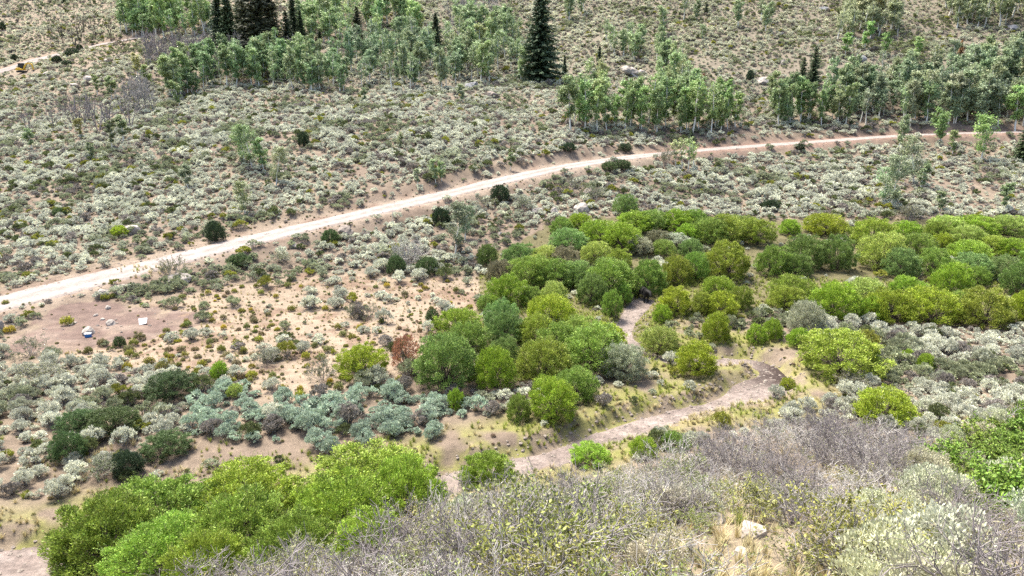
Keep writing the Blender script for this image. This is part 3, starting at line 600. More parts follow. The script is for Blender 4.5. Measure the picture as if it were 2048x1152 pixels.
for (a, b, hp, colr, lab) in ONE:
    p, mpp = ground(a, b); put_aspen(p, hp * mpp, colr, 'cluster' in lab, lab, 'single aspens', random.uniform(1.1, 1.35), hp > 68 and b > 300)
REST_ASPEN = big[n_ind:]

# bare trees
BR = [('bare purple-grey tree in the leafless thicket below the round grove', [(290,142),(425,140),(420,105),(300,105)], 36, (4,6), 0),
      ('grey leafless tree in the gully left of the lower grove', [(240,232),(312,228),(300,190),(245,190)], 16, (4,6), 3),
      ('thin dead snag on the left sage slope', [(40,290),(270,262),(250,225),(60,250)], 12, (4,6), 0),
      ('dark dead snag near the hill track', [(85,85),(260,120),(250,70),(110,50)], 9, (4,6.5), 5),
      ('leafless grey tree among the aspens left of the lone spruce', [(880,100),(1020,110),(1000,20),(900,20)], 14, (5,7), 3),
      ('leafless pale tree inside the lower grove', [(420,150),(640,160),(620,110),(430,110)], 10, (5,7), 3)]
for lab, poly, num, hr, k0 in BR:
    xs = [a for a, _ in poly]; yy = [b for _, b in poly]; got = 0
    while got < num:
        a, b = random.uniform(min(xs), max(xs)), random.uniform(min(yy), max(yy))
        if not inpoly(np.array([a]), np.array([b]), poly)[0]: continue
        got += 1; p, mpp = ground(a, b); h = random.uniform(*hr); me_ = BARE[k0 if k0 == 5 else k0 + random.randrange(3 if k0 == 0 else 2)]
        thing('bare_tree', lab, 'tree', (p[0], p[1], p[2] - .05), random.uniform(0, 6.28), (h * random.uniform(.7, 1.0),) * 2 + (h,), lab, me_)

# ------------------------------------------------------------------ conifers
SPR = [(1080,162,172,0,1.0,'tall lone dark spruce rising from the slope right of centre'),(443,100,112,1,1.0,'spruce at the left end of the spruce stand'),(462,104,120,0,.8,'second spruce from the left in the spruce stand'),(500,112,150,2,.9,'tall ragged spruce in the middle of the stand, left trunk'),(522,116,165,2,1.0,'tall ragged spruce in the middle of the stand, right trunk'),(546,108,150,2,.9,'thin spruce right of the ragged pair'),(576,98,72,3,.95,'full dark spruce on the right of the stand'),(604,92,66,1,1.0,'slim spruce at the right end of the stand'),(590,84,92,1,.9,'tall narrow spruce behind the right of the stand'),(434,132,36,3,.8,'small blackish spruce left of the stand'),(453,118,46,1,.8,'short thin spruce at the foot of the stand'),(484,96,95,1,.9,'narrow spruce behind the ragged pair'),(716,84,66,2,1.2,'dark spruce among the light aspens right of the stand'),(640,82,26,3,.9,'little spruce tip among the aspens'),(873,116,84,0,.8,'spruce with two tops left of the lone spruce'),(1197,168,72,1,.75,'slender dark spruce left of the pale slab'),(1129,150,38,1,.8,'small slim spruce right of the tall lone spruce'),(1625,168,70,3,.85,'right one of the two dark spruces on the right slope'),(1603,174,56,3,.8,'left one of the two dark spruces on the right slope'),(2042,322,76,3,1.0,'black-green spruce at the right edge below the road'),(1412,28,24,3,.8,'small dark spruce high on the open slope'),(1714,205,46,3,1.0,'dark spruce hidden among the grey-green aspens'),(1382,290,30,3,1.2,'low dark spruce under the aspen row by the road')]
for a, b, hp, v, wd, lab in SPR:
    p, mpp = ground(a, b); h = hp * mpp
    th = thing('spruce_tree', lab, 'tree', (p[0], p[1], p[2] - .05), random.uniform(0, 6.28), (h * wd * 1.25, h * wd * 1.25, h), 'spruces on the hillside')
    obj('crown', SPRUCE[v][0], th, kind='stuff', plant_colour=vary((.075, .105, .052) if v != 2 else (.098, .10, .06), .15)); obj('trunk', SPRUCE[v][1], th); BODY.append((p[0], p[1], .5))
for a, b, hp, c_, lab in [(1403,212,62,(.30,.12,.075),'rust-red dead conifer above the aspen row'),(1917,128,46,(.34,.20,.09),'orange-brown dying conifer behind the big grove')]:
    p, mpp = ground(a, b); h = hp * mpp
    th = thing('dead_conifer', lab, 'tree', (p[0], p[1], p[2] - .05), 0, (h * 1.1, h * 1.1, h)); obj('crown', SPRUCE[2][0], th, kind='stuff', plant_colour=c_); obj('trunk', SPRUCE[2][1], th)

# ------------------------------------------------------------------ single shrubs (foot column, foot row, width, height in photo pixels)
SH = [(608,292,26,30,'K','juniper','small round dark juniper on the upper sage slope'),(5,60,16,16,'K','juniper','dark juniper at the left edge of the far hill'),(1500,162,18,22,'K','juniper','little dark juniper beside a boulder on the right slope'),(132,6,16,9,'K','juniper','dark juniper at the top edge, upper left'),
 (432,482,42,42,'K','shrub','dark shrub on the uphill edge of the road'),(345,556,52,42,'N','shrub','grey-brown shrub on the road edge beside a flat boulder'),(1250,428,58,42,'E','shrub','large bluish dark bush behind the willow thicket'),(882,448,40,34,'K','shrub','blackish bush left of the dark forked aspen'),(1000,402,42,34,'K','shrub','dark bush on the downhill edge of the road'),(1333,332,32,34,'N','shrub','grey shrub left of the pale aspen cluster'),(1242,338,42,20,'D','shrub','dark green shrub on the downhill road edge'),(1218,340,36,18,'D','shrub','low green shrub left of the roadside green shrub'),
 (1138,302,34,18,'K','shrub','dark low shrub above the road bend'),(1250,302,32,16,'K','shrub','dark low shrub touching the upper road edge'),(820,532,56,58,'N','dead','grey leafless bush on the flat below the road'),(793,548,46,40,'D','shrub','dark bush at the foot of the grey leafless bush'),(855,548,50,36,'D','shrub','soft green bush right of the leafless bush'),(480,532,50,26,'D','shrub','low dark shrub under the road, left'),(662,485,44,28,'D','shrub','low dark shrub just below the road, centre'),(560,525,44,22,'N','shrub','brownish low shrub below the road'),
 (140,918,74,62,'D','shrub','dark green bush in the lower left sage'),(258,948,74,52,'K','shrub','blackish bush right of the dark green bush, lower left'),(205,955,60,44,'N','shrub','olive bush between two dark bushes, lower left'),(335,905,100,44,'D','shrub','wide dark green bush at the edge of the grass'),(345,790,110,50,'D','shrub','broad green shrub on the left flat'),(230,862,110,52,'D','shrub','low dark green shrub left of centre in the sage'),(160,860,90,44,'D','shrub','green shrub at the left of the sage flat'),(530,728,44,32,'N','shrub','dark twiggy bush on the tan flat'),(708,636,30,30,'N','shrub','grey-green bush on the tan flat, left of two'),(738,634,32,28,'N','shrub','grey-green bush on the tan flat, right of two'),(240,692,26,22,'D','shrub','dark small bush beside the bare dirt patch'),(75,770,90,40,'N','shrub','olive bush at the left edge of the sage flat'),(60,710,50,40,'N','shrub','thin brownish bush beside the bare patch'),
 (440,755,40,36,'B','shrub','bright green shrub on the left flat'),(470,790,40,24,'P','shrub','light green shrub on the left flat'),(912,818,36,46,'B','shrub','small upright bright green shrub below the willows'),(865,640,30,24,'D','shrub','dark green shrub beside the left willow clump'),(1170,790,26,28,'D','shrub','little dark shrub right of the bright willow'),(645,760,50,44,'N','shrub','grey bush left of the oval yellow willow'),(120,430,30,16,'D','shrub','dark low shrub on the left slope'),
 (1850,740,40,36,'B','shrub','green shrub in the right sage flat, left of two'),(1815,722,30,26,'B','shrub','small bright shrub in the right sage flat'),(1575,778,34,26,'Y','shrub','small yellow-green shrub by the muddy pool'),(1700,780,60,40,'N','shrub','grey-olive bush under the spreading olive willow'),(1180,925,90,40,'B','shrub','low bright green shrub at the creek edge'),(1285,915,60,46,'B','shrub','bright green shrub above the grey brush'),(1350,900,60,40,'G','shrub','green shrub right of the bright one, above the brush'),(240,470,38,20,'Y','shrub','bright green low shrub beside the white boulder'),
 (1540,418,40,20,'K','shrub','dark shrub at the upper edge of the willows'),(1820,440,50,30,'N','shrub','brown bush between the willow thickets and the sage'),(1600,300,20,14,'K','shrub','dark shrub on the lower road edge at right'),(115,125,24,14,'K','shrub','dark shrub beside the hill track'),(145,112,30,16,'K','shrub','dark shrub row beside the hill track, left'),(160,102,16,14,'K','shrub','dark shrub beside the hill track, right'),(30,122,14,14,'K','shrub','dark shrub uphill of the excavator'),(135,130,24,10,'K','shrub','low dark shrub below the hill track'),(1145,385,34,32,'N','shrub','grey bush on the rocky slope below the road'),(1190,400,36,26,'N','shrub','dark grey bush beside the rocky outcrop'),(1045,420,34,28,'N','shrub','grey bush left of the rocky outcrop'),(965,415,36,24,'N','shrub','grey bush below the roadside dark bush'),(280,20,60,30,'G','shrub','green thicket bush above the round grove, left'),(305,10,46,26,'G','shrub','green thicket bush above the round grove, right')]
kk = 0
for a, b, w, h, c, kind_, lab in SH:
    p, mpp = ground(a, b); ww, hh = w * mpp, h * mpp; kk += 1
    th = thing('juniper_shrub' if kind_ == 'juniper' else 'shrub', lab, 'shrub', (p[0], p[1], p[2] - .04), random.uniform(0, 6.28), (1, 1, 1), 'single shrubs')
    if kind_ == 'dead':
        th.scale = (ww / 1.2, ww / 1.2, hh); obj('twigs', BRUSH_DEAD[0][1], th, kind='stuff'); obj('low_twigs', BRUSH_THIN[0][1], th, kind='stuff')
    elif c == 'N':
        th.scale = (ww / 1.25, ww / 1.25, hh); fm, tm = BRUSH_LEAFY[kk % 3]; obj('foliage', fm, th, kind='stuff', plant_colour=vary((.17, .18, .095))); obj('twigs', tm, th, kind='stuff')
    else:
        th.scale = (ww * 1.05, ww * 1.05, hh * 1.08); fm, bm_ = WILLOW[kk % 6]; cc = COLR[c] if c != 'D' else (.095, .145, .055)
        obj('foliage', fm, th, kind='stuff', plant_colour=vary(cc)); obj('stems', bm_, th, kind='stuff')
    BODY.append((p[0], p[1], ww * .42))
for a_ in (30, 44, 58, 68): BODY.append((*ground(a_, 147)[0][:2], 2.6))
BODY = np.array(BODY)

# ------------------------------------------------------------------ sagebrush, rabbitbrush and grass over the slopes
def scatter(x0, x1, y0, y1, cell):
    xs = np.arange(x0, x1, cell); ys_ = np.arange(y0, y1, cell); X, Y = np.meshgrid(xs, ys_)
    return (X + RNG.uniform(-.5, .5, X.shape) * cell).ravel(), (Y + RNG.uniform(-.5, .5, X.shape) * cell).ravel()
def clear_of(X, Y, k=1.0):
    ok = np.ones(len(X), bool)
    for i in range(0, len(X), 8000):
        dx = X[i:i+8000, None] - BODY[None, :, 0]; dy = Y[i:i+8000, None] - BODY[None, :, 1]
        ok[i:i+8000] = ~((dx * dx + dy * dy) < (BODY[None, :, 2] * k) ** 2).any(1)
    return ok
def fg_edge(px): return np.interp(px, [0, 300, 420, 600, 800, 900, 1040, 1150, 1300, 1450, 1650, 1800, 1870, 2048], [1250, 1165, 1115, 1065, 1015, 1000, 962, 932, 900, 852, 818, 850, 860, 800])
def sage_points():
    out = []
    for (ya, yb, cell) in ((26, 60, .72), (60, 110, .80), (110, 250, .95)):
        hw = yb * .80 + 14; X, Y = scatter(-hw, hw, ya, yb, cell); k = np.abs(X) < Y * .80 + 14; out.append((X[k], Y[k]))
    X = np.concatenate([o[0] for o in out]); Y = np.concatenate([o[1] for o in out]); Z = height(X, Y)
    px, py, d = project(X, Y, Z); jx = px + RNG.normal(size=len(X)) * 10; jy = py + RNG.normal(size=len(X)) * 5
    dr, _, _ = near(ROAD, X, Y); dt, _, _ = near(TRACK, X, Y); dc, _, ic = near(CREEK, X, Y)
    cover = .97 - .5 * sstep(.58, .74, fbm(X, Y, 7, 61)) * sstep(.3, .6, fbm(X, Y, 30, 62))
    cover = np.where(inpoly(jx, jy, TAN), .10, cover); cover = np.where(inpoly(jx, jy, DIRT), 0.0, cover); cover = np.where(inpoly(px, py, THICK), .10, cover)
    cover = np.where(dc < 5.0, np.minimum(cover, .06 + .5 * sstep(3.5, 5.5, dc)), cover); cover = np.where(dc < creek_hw(ic) + .6, 0, cover)
    cover = np.where((py > 880) & (px < 900), np.minimum(cover, .10 + .5 * ((py < 990) & (px < 330))), cover)
    cover = np.where(dr < 2.8, 0, np.where(dr < 4.4, cover * .28, cover)); cover = np.where(dt < 3.2, 0, np.where(dt < 5.5, cover * .5, cover))
    cover = np.where((Y > 150) & (X < -60), cover * .85, cover)
    cover = np.where((py > 500) & (py < 560) & (px < 700), cover * .8, cover)
    fgk = (Y < 36) & (py > fg_edge(px) + 25)
    keep = (RNG.random(len(X)) < cover) & clear_of(X, Y, .85) & ~fgk
    return X[keep], Y[keep], Z[keep], px[keep], py[keep], d[keep]
X, Y, Z, px, py, d = sage_points()
nn = len(X); wid = (.42 + .95 * RNG.random(nn) ** 1.4) * (.85 + .4 * fbm(X, Y, 12, 64)) * np.where(Y > 60, 1.0, .88) * (1 + .25 * sstep(.4, .7, fbm(X, Y, 9, 63)))
pale = np.array([.535, .545, .44]); 
colA = np.empty((nn, 3)); colA[:] = pale
g1 = fbm(X, Y, 5, 65); g2 = RNG.random(nn)
wgreen = np.clip(sstep(.52, .72, g1) * .8 + .30 * (px > 1250) * (py < 260) * (g2 < .6), 0, 1)[:, None]
colA = colA * (1 - wgreen) + np.array([.215, .245, .12]) * wgreen
colA = np.where((g2 > .93)[:, None], np.array([.13, .155, .06]), colA); colA = np.where((g2 < .035)[:, None], np.array([.26, .27, .05]), colA)
blue = ((py > 770) & (px > 380) & (px < 960) & (py < 930))[:, None]; colA = np.where(blue & (g2 < .9)[:, None], np.array([.365, .44, .335]), colA)
grey = ((g2 > .60) & (g2 < .68))[:, None]; colA = np.where(grey, np.array([.27, .245, .215]), colA)
warm = (sstep(140, 190, Y))[:, None]; colA = colA * (1 - warm) + colA * np.array([1.08, 1.06, 1.0]) * warm
colA *= RNG.uniform(.78, 1.18, (nn, 1))
def z_label(x, y):
    if y > 760 and x < 960: return ('blue-grey sagebrush on the flat between the tan clearing and the grass' if x > 380 else 'grey sagebrush on the flat at lower left')
    if x > 1250 and y > 640: return 'grey sagebrush on the flat right of the creek below the willows'
    if y > 530: return 'grey sagebrush dotted over the tan flat below the road'
    return 'pale sagebrush on the slope beside the dirt road'
inframe = (px > -20) & (px < 2068) & (py > 0) & (py < 1170)
order = np.argsort(-(wid / d) * inframe); solo = order[:300]; rest = np.ones(nn, bool); rest[solo] = False
for k, i in enumerate(solo):
    lab = z_label(px[i], py[i]); s = wid[i]
    o = thing('sagebrush', lab, 'sagebrush', (X[i], Y[i], Z[i] - .03), RNG.uniform(0, 6.28), (s, s, s * RNG.uniform(.9, 1.25)), lab, (SAGE_NEAR[k % 4] if k % 9 else SAGE[(k // 9) % 5]))
    o['plant_colour'] = tuple(float(c) for c in colA[i])
SAGE_OBJ = {}
for o in COL.objects:
    if o.get('category') == 'sagebrush' and o.data.name not in SAGE_OBJ: SAGE_OBJ[o.data.name] = o
sage_src = [SAGE_OBJ[m.name] for m in SAGE if m.name in SAGE_OBJ]

def mass(name, Xs, Ys, Zs, rot, scl, col, groups, idx=None, tilt=None):
    """what nobody could count: one object whose points carry plants; groups = lists of source objects laid on the same points"""
    k = len(Xs); me = bpy.data.meshes.new(name); me.vertices.add(k); me.vertices.foreach_set('co', np.stack([Xs, Ys, Zs], 1).astype(np.float32).ravel())
    def att(nm, tp, dat, f='value'):
        a = me.attributes.new(nm, tp, 'POINT'); a.data.foreach_set(f, np.ascontiguousarray(dat).ravel())
    rv = np.zeros((k, 3), np.float32); rv[:, 2] = rot
    if tilt is not None: rv[:, :2] = tilt
    att('turn', 'FLOAT_VECTOR', rv, 'vector'); att('size', 'FLOAT_VECTOR', scl.astype(np.float32), 'vector'); att('plant_colour', 'FLOAT_VECTOR', col.astype(np.float32), 'vector')
    att('pick', 'INT', (np.arange(k) if idx is None else idx).astype(np.int32))
    me.update(); o = obj(name, me, kind='stuff')
    ng = bpy.data.node_groups.new(name, 'GeometryNodeTree'); ng.interface.new_socket('Geometry', in_out='INPUT', socket_type='NodeSocketGeometry'); ng.interface.new_socket('Geometry', in_out='OUTPUT', socket_type='NodeSocketGeometry')
    gi = ng.nodes.new('NodeGroupInput'); go = ng.nodes.new('NodeGroupOutput'); jn = ng.nodes.new('GeometryNodeJoinGeometry')
    def named(nm, tp):
        a = ng.nodes.new('GeometryNodeInputNamedAttribute'); a.data_type = tp; a.inputs[0].default_value = nm
        return [s for s in a.outputs if s.enabled][0]
    for srcs in groups:
        ip = ng.nodes.new('GeometryNodeInstanceOnPoints'); g2i = ng.nodes.new('GeometryNodeGeometryToInstance')
        for s in reversed(srcs):
            oi = ng.nodes.new('GeometryNodeObjectInfo'); oi.transform_space = 'ORIGINAL'; oi.inputs[0].default_value = s; oi.inputs[1].default_value = False
            ng.links.new(oi.outputs['Geometry'], g2i.inputs[0])
        ng.links.new(gi.outputs[0], ip.inputs['Points']); ng.links.new(g2i.outputs[0], ip.inputs['Instance']); ip.inputs['Pick Instance'].default_value = True
        ng.links.new(named('pick', 'INT'), ip.inputs['Instance Index']); ng.links.new(named('turn', 'FLOAT_VECTOR'), ip.inputs['Rotation']); ng.links.new(named('size', 'FLOAT_VECTOR'), ip.inputs['Scale'])
        ng.links.new(ip.outputs[0], jn.inputs[0])
    ng.links.new(jn.outputs[0], go.inputs[0]); md = o.modifiers.new('plants', 'NODES'); md.node_group = ng
    return o
k = int(rest.sum()); s = wid[rest]
mass('sagebrush_cover', X[rest], Y[rest], Z[rest] - .04, RNG.uniform(0, 6.28, k), np.stack([s, s, s * RNG.uniform(.75, 1.1, k)], 1), colA[rest], [sage_src], RNG.integers(0, len(sage_src), k))

# aspens too far or too hidden to pick out
if REST_ASPEN:
    srcs_c = []; srcs_t = []
    for o in COL.objects:
        if o.name.split('.')[0] == 'aspen_tree':
            ch = {c.name.split('.')[0]: c for c in o.children}
            if ch['crown'].data.name not in [c.data.name for c in srcs_c] and len(srcs_c) < 8: srcs_c.append(ch['crown']); srcs_t.append(ch['trunk'])
    k = len(REST_ASPEN); pp = np.array([t[0] for t in REST_ASPEN]); hh = np.array([t[1] for t in REST_ASPEN]); cc = (np.array([t[2] for t in REST_ASPEN]) + .036) * RNG.uniform(.8, 1.2, (k, 1))
    mass('far_aspens', pp[:, 0], pp[:, 1], pp[:, 2] - .05, RNG.uniform(0, 6.28, k), np.stack([hh * 1.15, hh * 1.15, hh], 1), cc, [srcs_c, srcs_t], RNG.integers(0, len(srcs_c), k))

# rabbitbrush on the tan flat
rp = []
while len(rp) < 190:
    a, b = random.uniform(0, 960), random.uniform(560, 830)
    if inpoly(np.array([a]), np.array([b]), TAN)[0] and not inpoly(np.array([a]), np.array([b]), DIRT)[0] and (a < 560 or random.random() < .55): rp.append((a, b))
rp += [(325,740),(300,728),(345,735),(255,738),(135,650),(210,600),(225,595),(205,690),(280,680),(420,690),(390,700),(20,665),(12,610)]
rab = []
for k, (a, b) in enumerate(rp):
    p, mpp = ground(a, b)
    if not clear_of(p[None, 0], p[None, 1])[0]: continue
    s = random.uniform(.30, .75) * (1.5 if k > 188 else 1); c = random.choice([(.22, .22, .045), (.27, .25, .035), (.17, .19, .055), (.20, .17, .09), (.36, .30, .03)][: 5 if random.random() < .35 else 4])
    lab = 'small yellow-green rabbitbrush dotted over the tan flat' if k <= 188 else 'yellow-flowered rabbitbrush near the bare dirt patch'
    o = thing('rabbitbrush', lab, 'shrub', (p[0], p[1], p[2] - .02), random.uniform(0, 6.28), (s, s, s * random.uniform(.8, 1.1)), lab, RABBIT[k % 4]); o['plant_colour'] = vary(c, .2); rab.append(o)

# grass: green and straw tufts on the creek banks, dry tufts elsewhere
g_src = None
def grass_points():
    X, Y = scatter(-60, 62, 9, 62, .30); Z = height(X, Y); px, py, d = project(X, Y, Z); dc, _, ic = near(CREEK, X, Y); nz = fbm(X, Y, 1.6, 43)
    keep = (dc > creek_hw(ic) + .15) & (RNG.random(len(X)) < np.clip((1 - sstep(1.2, 6, dc)) * sstep(.32, .5, nz) * .8, 0, 1))
    th = inpoly(px, py, THICK) & (RNG.random(len(X)) < .5); tn = inpoly(px, py, TAN) & (RNG.random(len(X)) < .26) & ~inpoly(px, py, DIRT)
    low = (py > 880) & (px < 1000) & (Z < 1.5) & (dc > 1.9) & (RNG.random(len(X)) < .45 * sstep(.35, .5, nz))
    dryp = (px > 1380) & (px < 1680) & (py > 1010); fgd = (Z > 1.2) & (RNG.random(len(X)) < np.where(dryp, .28, .16))
    keep = (keep | th | tn | low | fgd) & (Y > 8) & (dc > creek_hw(ic))
    g = np.where(keep)[0]; dry = (fbm(X[g], Y[g], 2.5, 71) + RNG.normal(size=len(g)) * .08 - .25 * th[g] + .35 * tn[g] + .22 * fgd[g])
    col = np.where((dry > .52)[:, None], np.array([.42, .365, .20]), np.array([.24, .28, .055])) * RNG.uniform(.75, 1.25, (len(g), 1))
    s = RNG.uniform(.3, .75, len(g)) * np.where(fgd[g], 1.2, 1) * np.where(tn[g], .6, 1)
    return X[g], Y[g], Z[g], s, col
gx, gy, gz, gs, gc = grass_points()
for k in range(3):
    p, mpp = ground(*[(1598, 1015), (1500, 1075), (1440, 1080)][k]); o = thing('grass_clump', ['tall straw grass clump by the pinkish boulder', 'straw grass clump left of the small flat stone', 'dry grass clump below the grey brush'][k], 'grass', (p[0], p[1], p[2] - .02), k, (1, 1, 1), None, TUFT[k]); o['plant_colour'] = (.45, .37, .20)
g_src = [o for o in COL.objects if o.get('category') == 'grass']
k = len(gx); mass('bank_grass', gx, gy, gz, RNG.uniform(0, 6.28, k), np.stack([gs, gs, gs], 1), gc, [g_src], RNG.integers(0, 3, k))

# ------------------------------------------------------------------ foreground brush on the near slope
def fgrow(cell):
    X, Y = scatter(-26, 40, 6.5, 36, cell); Z = height(X, Y); px, py, d = project(X, Y, Z); sz = RNG.uniform(.65, 1.5, len(X)) * (.75 + .5 * vnoise(X, Y, 3.5, 81))
    k = (py - sz * 1.0 * FPX / d > fg_edge(px) - 10) & (Y < 36) & (px > -80) & (px < 2130) & (py < 1360) & clear_of(X, Y, .9)
    k &= ~((np.abs(px - 1500) < 52 + sz * .42 * FPX / d) & (py > 1045) & (py - sz * .8 * FPX / d < 1112))
    return X[k], Y[k], Z[k], px[k], py[k], d[k], sz[k]
X, Y, Z, px, py, d, sz = fgrow(1.12)
def fg_kind(px, py, nz):
    r = random.random()
    if px > 1870 and 850 < py < 1060 and px > 1900 + (py - 1000) * .6: return 'green' if r < .72 else 'pale'
    if px > 1790 + (1120 - py) * .35 and py > 930: return 'pale' if r < .6 else 'leafy' if r < .85 else 'violet'
    if 1380 < px < 1830 and py < 985: return 'violet' if r < .62 else 'thin' if r < .8 else 'dead'
    if py < 1030 and px > 1000: return 'thin' if r < .4 else 'violet' if r < .65 else 'leafy' if r < .82 else 'dead'
    if nz > .56: return 'leafy' if r < .75 else 'thin'
    return 'leafy' if r < .25 else 'thin' if r < .48 else 'dead' if r < .64 else 'violet' if r < .9 else 'pale'
FL = {'leafy': ('olive_brush', 'olive-leaved brush'), 'thin': ('grey_brush', 'sparse grey-brown brush'), 'dead': ('dead_brush', 'silvery leafless brush'), 'violet': ('twiggy_brush', 'purplish-grey twiggy brush'), 'pale': ('pale_sagebrush', 'cream-grey sagebrush'), 'green': ('green_brush', 'bright green broad-leaved bush')}
FGT = []
nzf = fbm(X, Y, 3.0, 83)
for i in range(len(X)):
    kd = fg_kind(px[i], py[i], nzf[i]); nm, lb = FL[kd]; s = float(sz[i]); loc = (X[i], Y[i], Z[i] - .04); rz = random.uniform(0, 6.28)
    if kd == 'pale':
        o = thing(nm, lb, 'sagebrush', loc, rz, (s * 1.5, s * 1.5, s * 1.5), 'brush on the near slope', SAGE_FG[i % 3]); o['plant_colour'] = vary((.42, .425, .30), .14)
    else:
        o = thing(nm, lb, 'brush', loc, rz, (s, s, s * random.uniform(.7, .95) * (1.25 if kd == 'violet' else 1)), 'brush on the near slope')
        lf, tw = {'leafy': BRUSH_LEAFY[i % 3], 'thin': BRUSH_THIN[i % 3], 'dead': BRUSH_DEAD[i % 2], 'violet': BRUSH_VIOLET[i % 2], 'green': BRUSH_GREEN[i % 2]}[kd]
        if lf: obj('leaves', lf, o, kind='stuff', plant_colour=vary({'leafy': random.choice([(.20, .225, .055), (.24, .235, .06), (.165, .20, .05), (.19, .21, .065)]), 'thin': (.22, .25, .09), 'violet': (.25, .24, .15), 'green': (.16, .25, .04)}[kd], .15))
        obj('twigs', tw, o, kind='stuff')
    FGT.append(o)
def white_snag(px_, py_, hp, lab, seed):
    p, mpp = ground(px_, py_); rng = np.random.default_rng(seed); b = G(); (p0, p1, r0, r1), tp, td = grow(rng, 3, .5, 2, 1, .8, .02, .022, .6, .75, .04, .18, 4)
    sc = 1 / p1[:, 2].max(); b.tubes(p0 * sc - np.array([0, 0, .03]), p1 * sc, np.maximum(r0 * .8, .006), np.maximum(r1 * .8, .004), 0, 5)
    o = thing('bare_snag', lab, 'snag', (p[0], p[1], p[2]), seed, (hp * mpp,) * 3, None, b.mesh('snag', ['twig_silver']))
white_snag(935, 1040, 95, 'white bare forked branches standing before the round green willow', 3)
white_snag(1330, 935, 60, 'white dead branches sticking out of the upper grey brush', 5)
white_snag(2000, 870, 70, 'white-stemmed dead bush at the right edge', 8)
white_snag(1700, 930, 55, 'bleached dead branches in the upper right brush', 11)
white_snag(1700, 990, 60, 'bleached dead stump with upright branches, right of bottom centre', 12)
white_snag(450, 1175, 90, 'bleached dead stems at the bottom edge left of centre', 14)

# ------------------------------------------------------------------ boulders and stones
BL = [(265,468,30,24,0,'white boulder beside the bright green shrub above the road'),(357,566,52,20,0,'flat pale boulder under the grey-brown roadside shrub'),(205,596,28,20,0,'white boulder at the corner of the bare dirt patch'),(180,668,26,17,0,'pale speckled boulder behind the blue cooler'),(222,650,20,11,0,'low pale boulder in the middle of the bare dirt'),(146,648,16,5,0,'flat white stone on the bare dirt'),(205,640,10,5,0,'small white stone behind the low pale boulder'),(192,632,10,5,0,'small flat white stone uphill on the dirt'),(215,618,12,8,0,'small white stone beside the sage by the dirt patch'),
 (692,466,32,16,1,'tan boulder just below the road'),(245,576,30,9,1,'flat tan rock on the lower road edge'),(1075,426,24,13,0,'pale boulder on the rocky slope, left'),(1108,430,16,16,0,'pointed pale boulder on the rocky slope, middle'),(1166,422,36,18,0,'broad pale boulder on the rocky slope, right'),(1178,392,26,16,1,'brown boulder on the upper rocky slope'),(858,440,14,10,0,'white rock under the dark bush below the road'),(1000,470,10,8,0,'small white rock below the rocky slope'),(782,450,12,7,0,'small white rock at the foot of the pale post'),
 (1725,124,15,14,2,'round grey boulder under the small bright aspens'),(1525,166,34,12,0,'wide pale boulder beside the little juniper'),(944,178,30,18,2,'square grey boulder left of the lone spruce'),(798,136,18,13,2,'grey boulder inside the aspen grove'),(985,196,26,14,1,'brown boulder at the upper edge of the sage'),(1645,22,22,9,2,'grey boulder near the top right clump'),(2022,60,26,10,2,'pale outcrop among the top right aspens'),(1505,1078,60,38,0,'rounded pinkish boulder in the near slope clearing'),(1480,1112,34,20,0,'small flat pale stone in the near clearing'),(1010,1160,48,32,0,'pale boulder at the bottom edge'),(985,1062,30,16,0,'small pale boulder in the brush left of bottom centre'),(1430,1048,54,20,0,'flat pale rock in the near brush'),(2,660,14,28,0,'white boulder cut by the left edge below the road'),
 (178,160,20,10,0,'pale boulder on the far hill right of the excavator'),(98,150,22,7,0,'flat pale rock near the excavator bucket'),(150,172,18,6,0,'low rock ledge on the far hill'),(216,123,14,5,0,'pale rock on the slope below the hill track'),(1562,70,12,8,0,'small pale rock on the right slope, upper'),(1565,130,10,12,0,'small pale rock left of the two dark spruces'),(1282,172,8,7,0,'small pale rock below the pale slab'),(1150,180,8,8,0,'small white rock left of the slender spruce'),(1636,60,12,6,0,'flat pale rock beside the high aspen clump'),(570,350,22,12,0,'pale rock beside the half-bare aspen'),(600,346,26,7,1,'flat rock on the sage slope right of the half-bare aspen'),(1708,413,16,8,0,'pale rock on the sage flat above the right willows'),(420,432,14,10,0,'white rock above the roadside dark shrub, left'),(448,436,22,8,0,'pale rock above the roadside dark shrub, right'),(768,484,22,7,0,'pale flat rock on the flat below the road'),(535,470,12,6,0,'small rock on the upper road edge'),(590,495,14,9,0,'pale rock on the lower road edge, centre left'),(855,355,22,8,1,'tan rock in the road cut')]
for k, (a, b, w, h, t, lab) in enumerate(BL):
    p, mpp = ground(a, b - h * .12); me_ = ROCKS[(k % 5) * 3 + t]; ww, hh = w * mpp * 1.12, h * mpp * 1.5
    o = thing('boulder', lab, 'boulder', (p[0], p[1], p[2] + hh * .07), random.uniform(0, 6.28), (ww, ww * .9, hh), 'boulders', me_); o.rotation_euler[0] = random.uniform(-.15, .15)
def slab():
    p, mpp = ground(1268, 150); V = []; rng = np.random.default_rng(5)
    th = thing('rock_slab', 'big white cracked slab of rock among thin aspens on the slope', 'rock', (p[0], p[1], p[2]))
    for k, (dx, dz, w, d_, h, mt) in enumerate([(-1.5, .9, 2.1, 2.6, 1.2, 'rock_pale'), (.2, .55, 2.2, 2.4, 1.0, 'rock_pale'), (1.9, .1, 2.0, 2.2, 1.0, 'rock_pale'), (.8, -.7, 3.4, 1.5, 1.0, 'rock_grey')]):
        m_ = rock(760 + k); m_.materials.append(MATS[mt]); o = obj('block', m_, th); o.location = (dx, dz * .6, dz + .1); o.scale = (w * 1.5, d_ * 1.2, h * 1.5); o.rotation_euler = (.35, .42, rng.uniform(-.3, .3))
slab()
